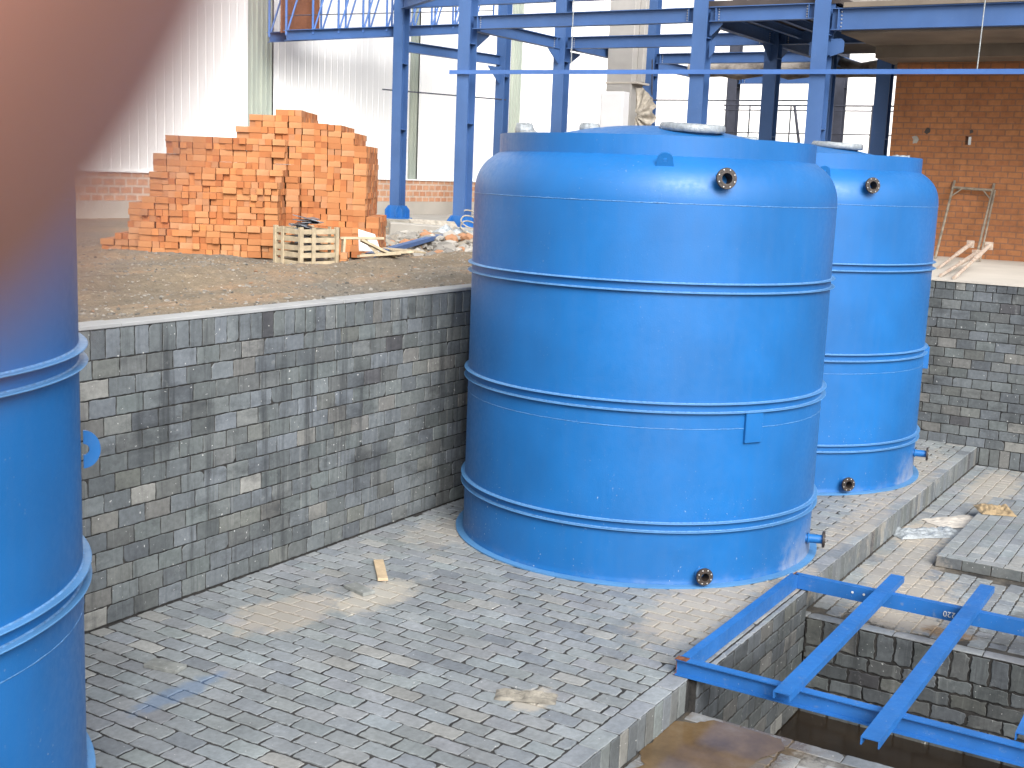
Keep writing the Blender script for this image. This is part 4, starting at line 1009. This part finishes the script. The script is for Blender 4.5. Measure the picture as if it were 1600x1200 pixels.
# lagged duct high in the frame
mb = MB(); mb.tube([(24.0, 10.6-.35*i, 5.08+.03*math.sin(i*1.7)) for i in range(14)], [.16*(1+.18*math.sin(i*2.3)) for i in range(14)], 18)
o = mb.build('duct', 'lag', loc=(24, 8, 5)); tag(o, 'thick dusty grey lagged pipe hung under the deck of the blue frame', 'pipe')
mb = MB(); mb.tube([(19.1, 7.0-.3*i, 5.56) for i in range(18)], .13, 16); tag(mb.build('duct', 'lag', loc=(19.1, 5, 5.5)), 'dirty brown pipe lying on the upper deck at the top edge of the photo', 'pipe')
for i, (x, y, l, a, lab) in enumerate(((18.1, 6.9, .5, .3, 'pale plank standing at the left end of the upper deck'), (18.0, 4.6, .9, 1.2, 'pale plank lying at the right of the upper deck'))):
    z = 5.45 if y > 5.2 else 5.331
    plate_obj('plank', 'wood', (x, y, z+.03), (l, .15, .05), (0, 0, a), lab, 'plank')

# concrete column, white box and dusty sheet
t = thing('concrete_column', (21.8, 10.95, HW), 'tall pale concrete column with a rib, standing among the blue steel columns', 'column')
mb = MB(); mb.box((21.65, 10.76, HW-.03), (22.15, 11.3, 8), bev=.01); mb.build('shaft', 'conc_col', t)
mb = MB(); mb.box((21.85, 10.64, 4.66), (22.0, 10.759, 8), bev=.01); mb.build('rib', 'conc_col', t)
mb = MB(); mb.box((21.64, 10.63, 4.62), (22.16, 11.31, 4.655)); mb.build('band', 'conc_pale', t)
t = thing('white_cabinet', (16.9, 8.72, HW), 'tall plain white cabinet standing upright behind the largest tank', 'cabinet')
mb = MB(); mb.box((16.82, 8.48, HW-.03), (17.02, 8.86, 4.11), bev=.006); mb.build('body', 'white', t)
mb = MB(); mb.box((16.812, 8.5, 2.0), (16.819, 8.84, 4.08), bev=.002); mb.build('door', 'white', t)
mb = MB(); mb.box((16.99, 8.41, 3.2), (17.02, 8.475, 3.62), bev=.004); mb.build('hinge_bracket', 'darkrail', t)
# crumpled sheet, fan shaped, on a post
t = thing('dusty_sheet', (17.35, 8.3, HW), 'torn dusty beige sheet bunched on a post beside the white cabinet', 'sheet')
mb = MB(); n = 40; vs = []
for s in (0, 1):
    for j in range(11):
        for i in range(n+1):
            a = R(100)-R(200)*i/n; rad = (.03+.36*j/10)*(1+.1*noise.noise(Vector((i*.35, 1, 3)))*(j/10)*1.6)
            wv = .05*math.sin(i*1.1+.3*j)*(j/10)+.03*noise.noise(Vector((i*.8, j*.5, 2)))
            vs.append((17.3+wv+s*.004+.04*(j/10), 8.5-rad*math.cos(a)*.78+.0, 3.8+rad*math.sin(a)*1.02))
K = n+1; fs = []
for s in (0, 1):
    for j in range(10):
        for i in range(n):
            q = (s*K*11+j*K+i, s*K*11+j*K+i+1, s*K*11+(j+1)*K+i+1, s*K*11+(j+1)*K+i); fs.append(q)
mb.add(vs, fs, 0, True); mb.build('sheet', 'sack', t)
mb = MB(); mb.tube([(17.34, 8.44, HW-.03), (17.36, 8.44, 3.85)], .03, 10); mb.tube([(17.34, 8.44, 3.3), (17.34, 8.1, 3.36)], .03, 8); mb.build('post', 'sack', t)

# plinth the rear columns stand on
mb = MB(); mb.box((19.6, 14.35, HW-.1), (25.5, 16.4, HW), bev=.01); mb.box((16.8, 10.9, HW-.1), (20.9, 12.4, HW-.002), bev=.01)
tag(mb.build('foundation_slab', 'concrete', loc=(20, 13, HW-.1)), kind='structure')
plate_obj('kerb_beam', 'rubble', (17.6, 13.3, HW+.02), (3.4, .25, .16), (0, 0, VA-.28), 'long low concrete beam on the ground in front of the first blue column foot', 'kerb', .01)

# ------------------------------------------------------------------ orange brick wall at the right
t = thing('brick_wall', (19.7, 1, HW), 'orange brick infill wall under the concrete soffit at the right', 'wall')
mb = MB(); xa, xb = 19.7, 19.94
yh0, yh1, zh0, zh1 = 4.06, 4.15, 3.54, 3.67          # gap left by a missing half brick: daylight shows
ya = 5.26
for (y0, y1, z0, z1) in ((-4, yh0, HW, 4.758), (yh1, ya, HW, 4.758), (yh0, yh1, HW, zh0), (yh0, yh1, zh1, 4.758)): mb.box((xa, y0, z0), (xb, y1, z1))
mb.build('brickwork', 'brickwall', t)
for (y, z, ry, rz, mt) in ((4.717, 3.74, .045, .045, 'deckdark'), (4.887, 3.605, .045, .055, 'concrete'), (4.07, 3.74, .025, .03, 'deckdark')):  # pale lump is a mortar patch; dark lumps paint the shade inside holes
    mb = MB(); lump(mb, (xa, y, z), (.012, ry, rz), int(y*10), 2, .5); mb.build('patch_or_dark_hole', mt, t)
# scaffold frame leaning on it
t = thing('scaffold_frame', (19.2, 4, HW), 'dusty steel scaffold frame leaning against the orange brick wall', 'scaffold')
fl, fr_ = Vector((18.95, 4.25, HW+.0)), Vector((18.85, 3.66, HW+.0)); tl, tp = Vector((19.62, 4.24, 2.9)), Vector((19.6, 3.66, 2.88))
for a, b in ((fl, tl), (fr_, tp)):
    mb = MB(); d = (b-a).normalized(); mb.tube([a, b+d*.12], .019, 10); mb.build('leg', 'dirtysteel', t)
mb = MB(); mb.tube([tl, tp], .022, 10); mb.build('crossbar', 'dirtysteel', t)
for a, b, c in ((fl, tl, tp), (fr_, tp, tl)):
    mb = MB(); mb.tube([b+(a-b)*.13, b+(c-b)*.25], .011, 8); mb.build('brace', 'dirtysteel', t)
mb = MB(); o_ = Vector((.03, .05, 0)); mb.tube([fr_-o_*1.4, tp-o_*.7], .016, 8); mb.build('leg', 'dirtysteel', t)
# three props leaning / lying with their plates up
def prop(a, b, lab):
    a, b = Vector(a), Vector(b); t = thing('steel_prop', tuple(a), lab, 'prop', 'steel props lying on the concrete floor')
    d = (b-a).normalized(); mid = a+(b-a)*.55
    mb = MB(); mb.tube([a, mid], .021, 12); mb.build('inner_tube', 'prop', t)
    mb = MB(); mb.tube([mid-d*.02, b], .029, 12); mb.build('outer_tube', 'prop', t)
    mb = MB(); mm = frame_mat(b, d); mb.box((-.052, -.052, 0), (.052, .052, .008), mat=mm, bev=.002); mb.build('end_plate', 'prop', t)
prop((16.4, 3.62, HW+.02), (18.5, 3.68, HW+.26), 'pale steel prop lying on the concrete floor closest to the blue tank')
prop((14.85, 3.25, HW+.02), (17.2, 3.34, HW+.19), 'reddish steel prop lying between two others on the concrete floor')
prop((14.62, 3.05, HW+.02), (17.0, 3.15, HW+.31), 'whitish steel prop lying farthest right on the concrete floor, its plate raised')

# ------------------------------------------------------------------ lattice girder, high at the left
g = thing('lattice_girder', (18.0, 16, 5), 'blue lattice girder with upright posts and diagonals jutting out in front of the white warehouse', 'girder')
A = Vector((17.75, 15.95, 5.19)); B = Vector((23.3, 15.0, 5.96)); hgt = 1.6
D = (B-A); nb = 9; offs = [Vector((0, 0, 0)), Vector((.2, .6, .0))]
for off in offs:
    mb = MB(); mb.ibeam(A+off, B+off, .14, .19); mb.build('bottom_chord', 'steel', g)
    mb = MB(); mb.ibeam(A+off+Vector((0, 0, hgt)), B+off+Vector((0, 0, hgt)), .1, .1); mb.build('top_chord', 'steel', g)
    for i in range(nb+1):
        p = A+off+D*(i/nb)
        mb = MB(); mb.tube([p, p+Vector((0, 0, hgt))], .022, 8); mb.build('post', 'rail', g)
        if i < nb:
            q = A+off+D*((i+1)/nb)+Vector((0, 0, hgt)); mb = MB(); mb.tube([p, q], .018, 8); mb.build('diagonal', 'rail', g)
for z in (.35, .75, 1.1):
    mb = MB(); mb.tube([A+Vector((0, 0, z)), B+Vector((0, 0, z))], .01, 6); mb.build('tie_bar', 'darkrail', g)
mb = MB(); e = (offs[1]).normalized()
P0, P1 = A+Vector((.1, .2, .06)), A+D*.16+Vector((.1, .2, .06))
mb.box((0, 0, 0), (1, .03, 1), mat=Matrix.Translation(P0) @ Matrix(((P1.x-P0.x, -.3, 0, 0), (P1.y-P0.y, .9, 0, 0), (P1.z-P0.z, 0, 1.3, 0), (0, 0, 0, 1)))); mb.build('end_panel', 'rust', g)



# ------------------------------------------------------------------ the photographer's hand, one fingertip over the corner of the lens
def camp(x, y, z): return Vector((0, 0, CZ))+RT*x+UP*y+fw*z
tip = (-.0167, .0086, .030)
chain = [(-.0163, .0093, .0302, .0095), (-.0209, .012, .0297, .0094), (-.0305, .019, .0288, .009), (-.0403, .0264, .0262, .0092), (-.0505, .0329, .020, .0096), (-.061, .0365, .006, .0098), (-.0757, .0345, -.020, .0115)]
vs = []; ed = []; rad = []
def addv(p, r, par=None):
    vs.append(camp(*p)); rad.append(r); i = len(vs)-1
    if par is not None: ed.append((par, i))
    return i
wrist = addv((-.098, .0, -.115), (.026, .02)); palm = addv((-.092, .012, -.075), (.036, .017), wrist); fore = addv((-.118, -.07, -.19), (.03, .026), wrist); fore2 = addv((-.14, -.16, -.26), (.037, .034), fore)
k = addv((-.084, .026, -.042), (.013, .012), palm)
for x, y, z, r in reversed(chain): k = addv((x+.0079, y-.0023, z), (r*1.3, r*1.3), k)
for off, ln, r in (((-.014, .006, -.004), .036, .0083), ((-.026, -.006, -.006), .033, .0078), ((-.036, -.018, -.01), .026, .0068)):
    b = Vector((-.09, .02, -.045))+Vector(off)
    k = addv(tuple(b), (r*1.25, r*1.2), palm); d = Vector((.05, .35, .9)).normalized()
    q = b+d*ln; k = addv(tuple(q), (r*1.05, r*1.05), k); q = q+Vector((.6, -.25, .65)).normalized()*ln*.7; k = addv(tuple(q), (r, r), k); q = q+Vector((.75, -.6, -.1)).normalized()*ln*.55; k = addv(tuple(q), (r*.9, r*.9), k)
b = Vector((-.075, -.014, -.088)); k = addv(tuple(b), (.014, .013), palm); k = addv((-.058, -.03, -.06), (.0115, .011), k); k = addv((-.048, -.036, -.035), (.0098, .0095), k); addv((-.043, -.036, -.018), (.0085, .008), k)
me = bpy.data.meshes.new('hand'); org = vs[0].copy(); me.from_pydata([v-org for v in vs], ed, []); me.materials.append(M['skin'])
ho = bpy.data.objects.new('person', me); COL.objects.link(ho); ho.location = org
sk = ho.modifiers.new('skin', 'SKIN'); sk.use_smooth_shade = True
for i, sv in enumerate(me.skin_vertices[0].data): sv.radius = rad[i]; sv.use_root = (i == 0)
ss = ho.modifiers.new('subd', 'SUBSURF'); ss.levels = 2; ss.render_levels = 3
tag(ho, 'blurred fingertip of the photographer covering the top left corner of the view', 'hand')
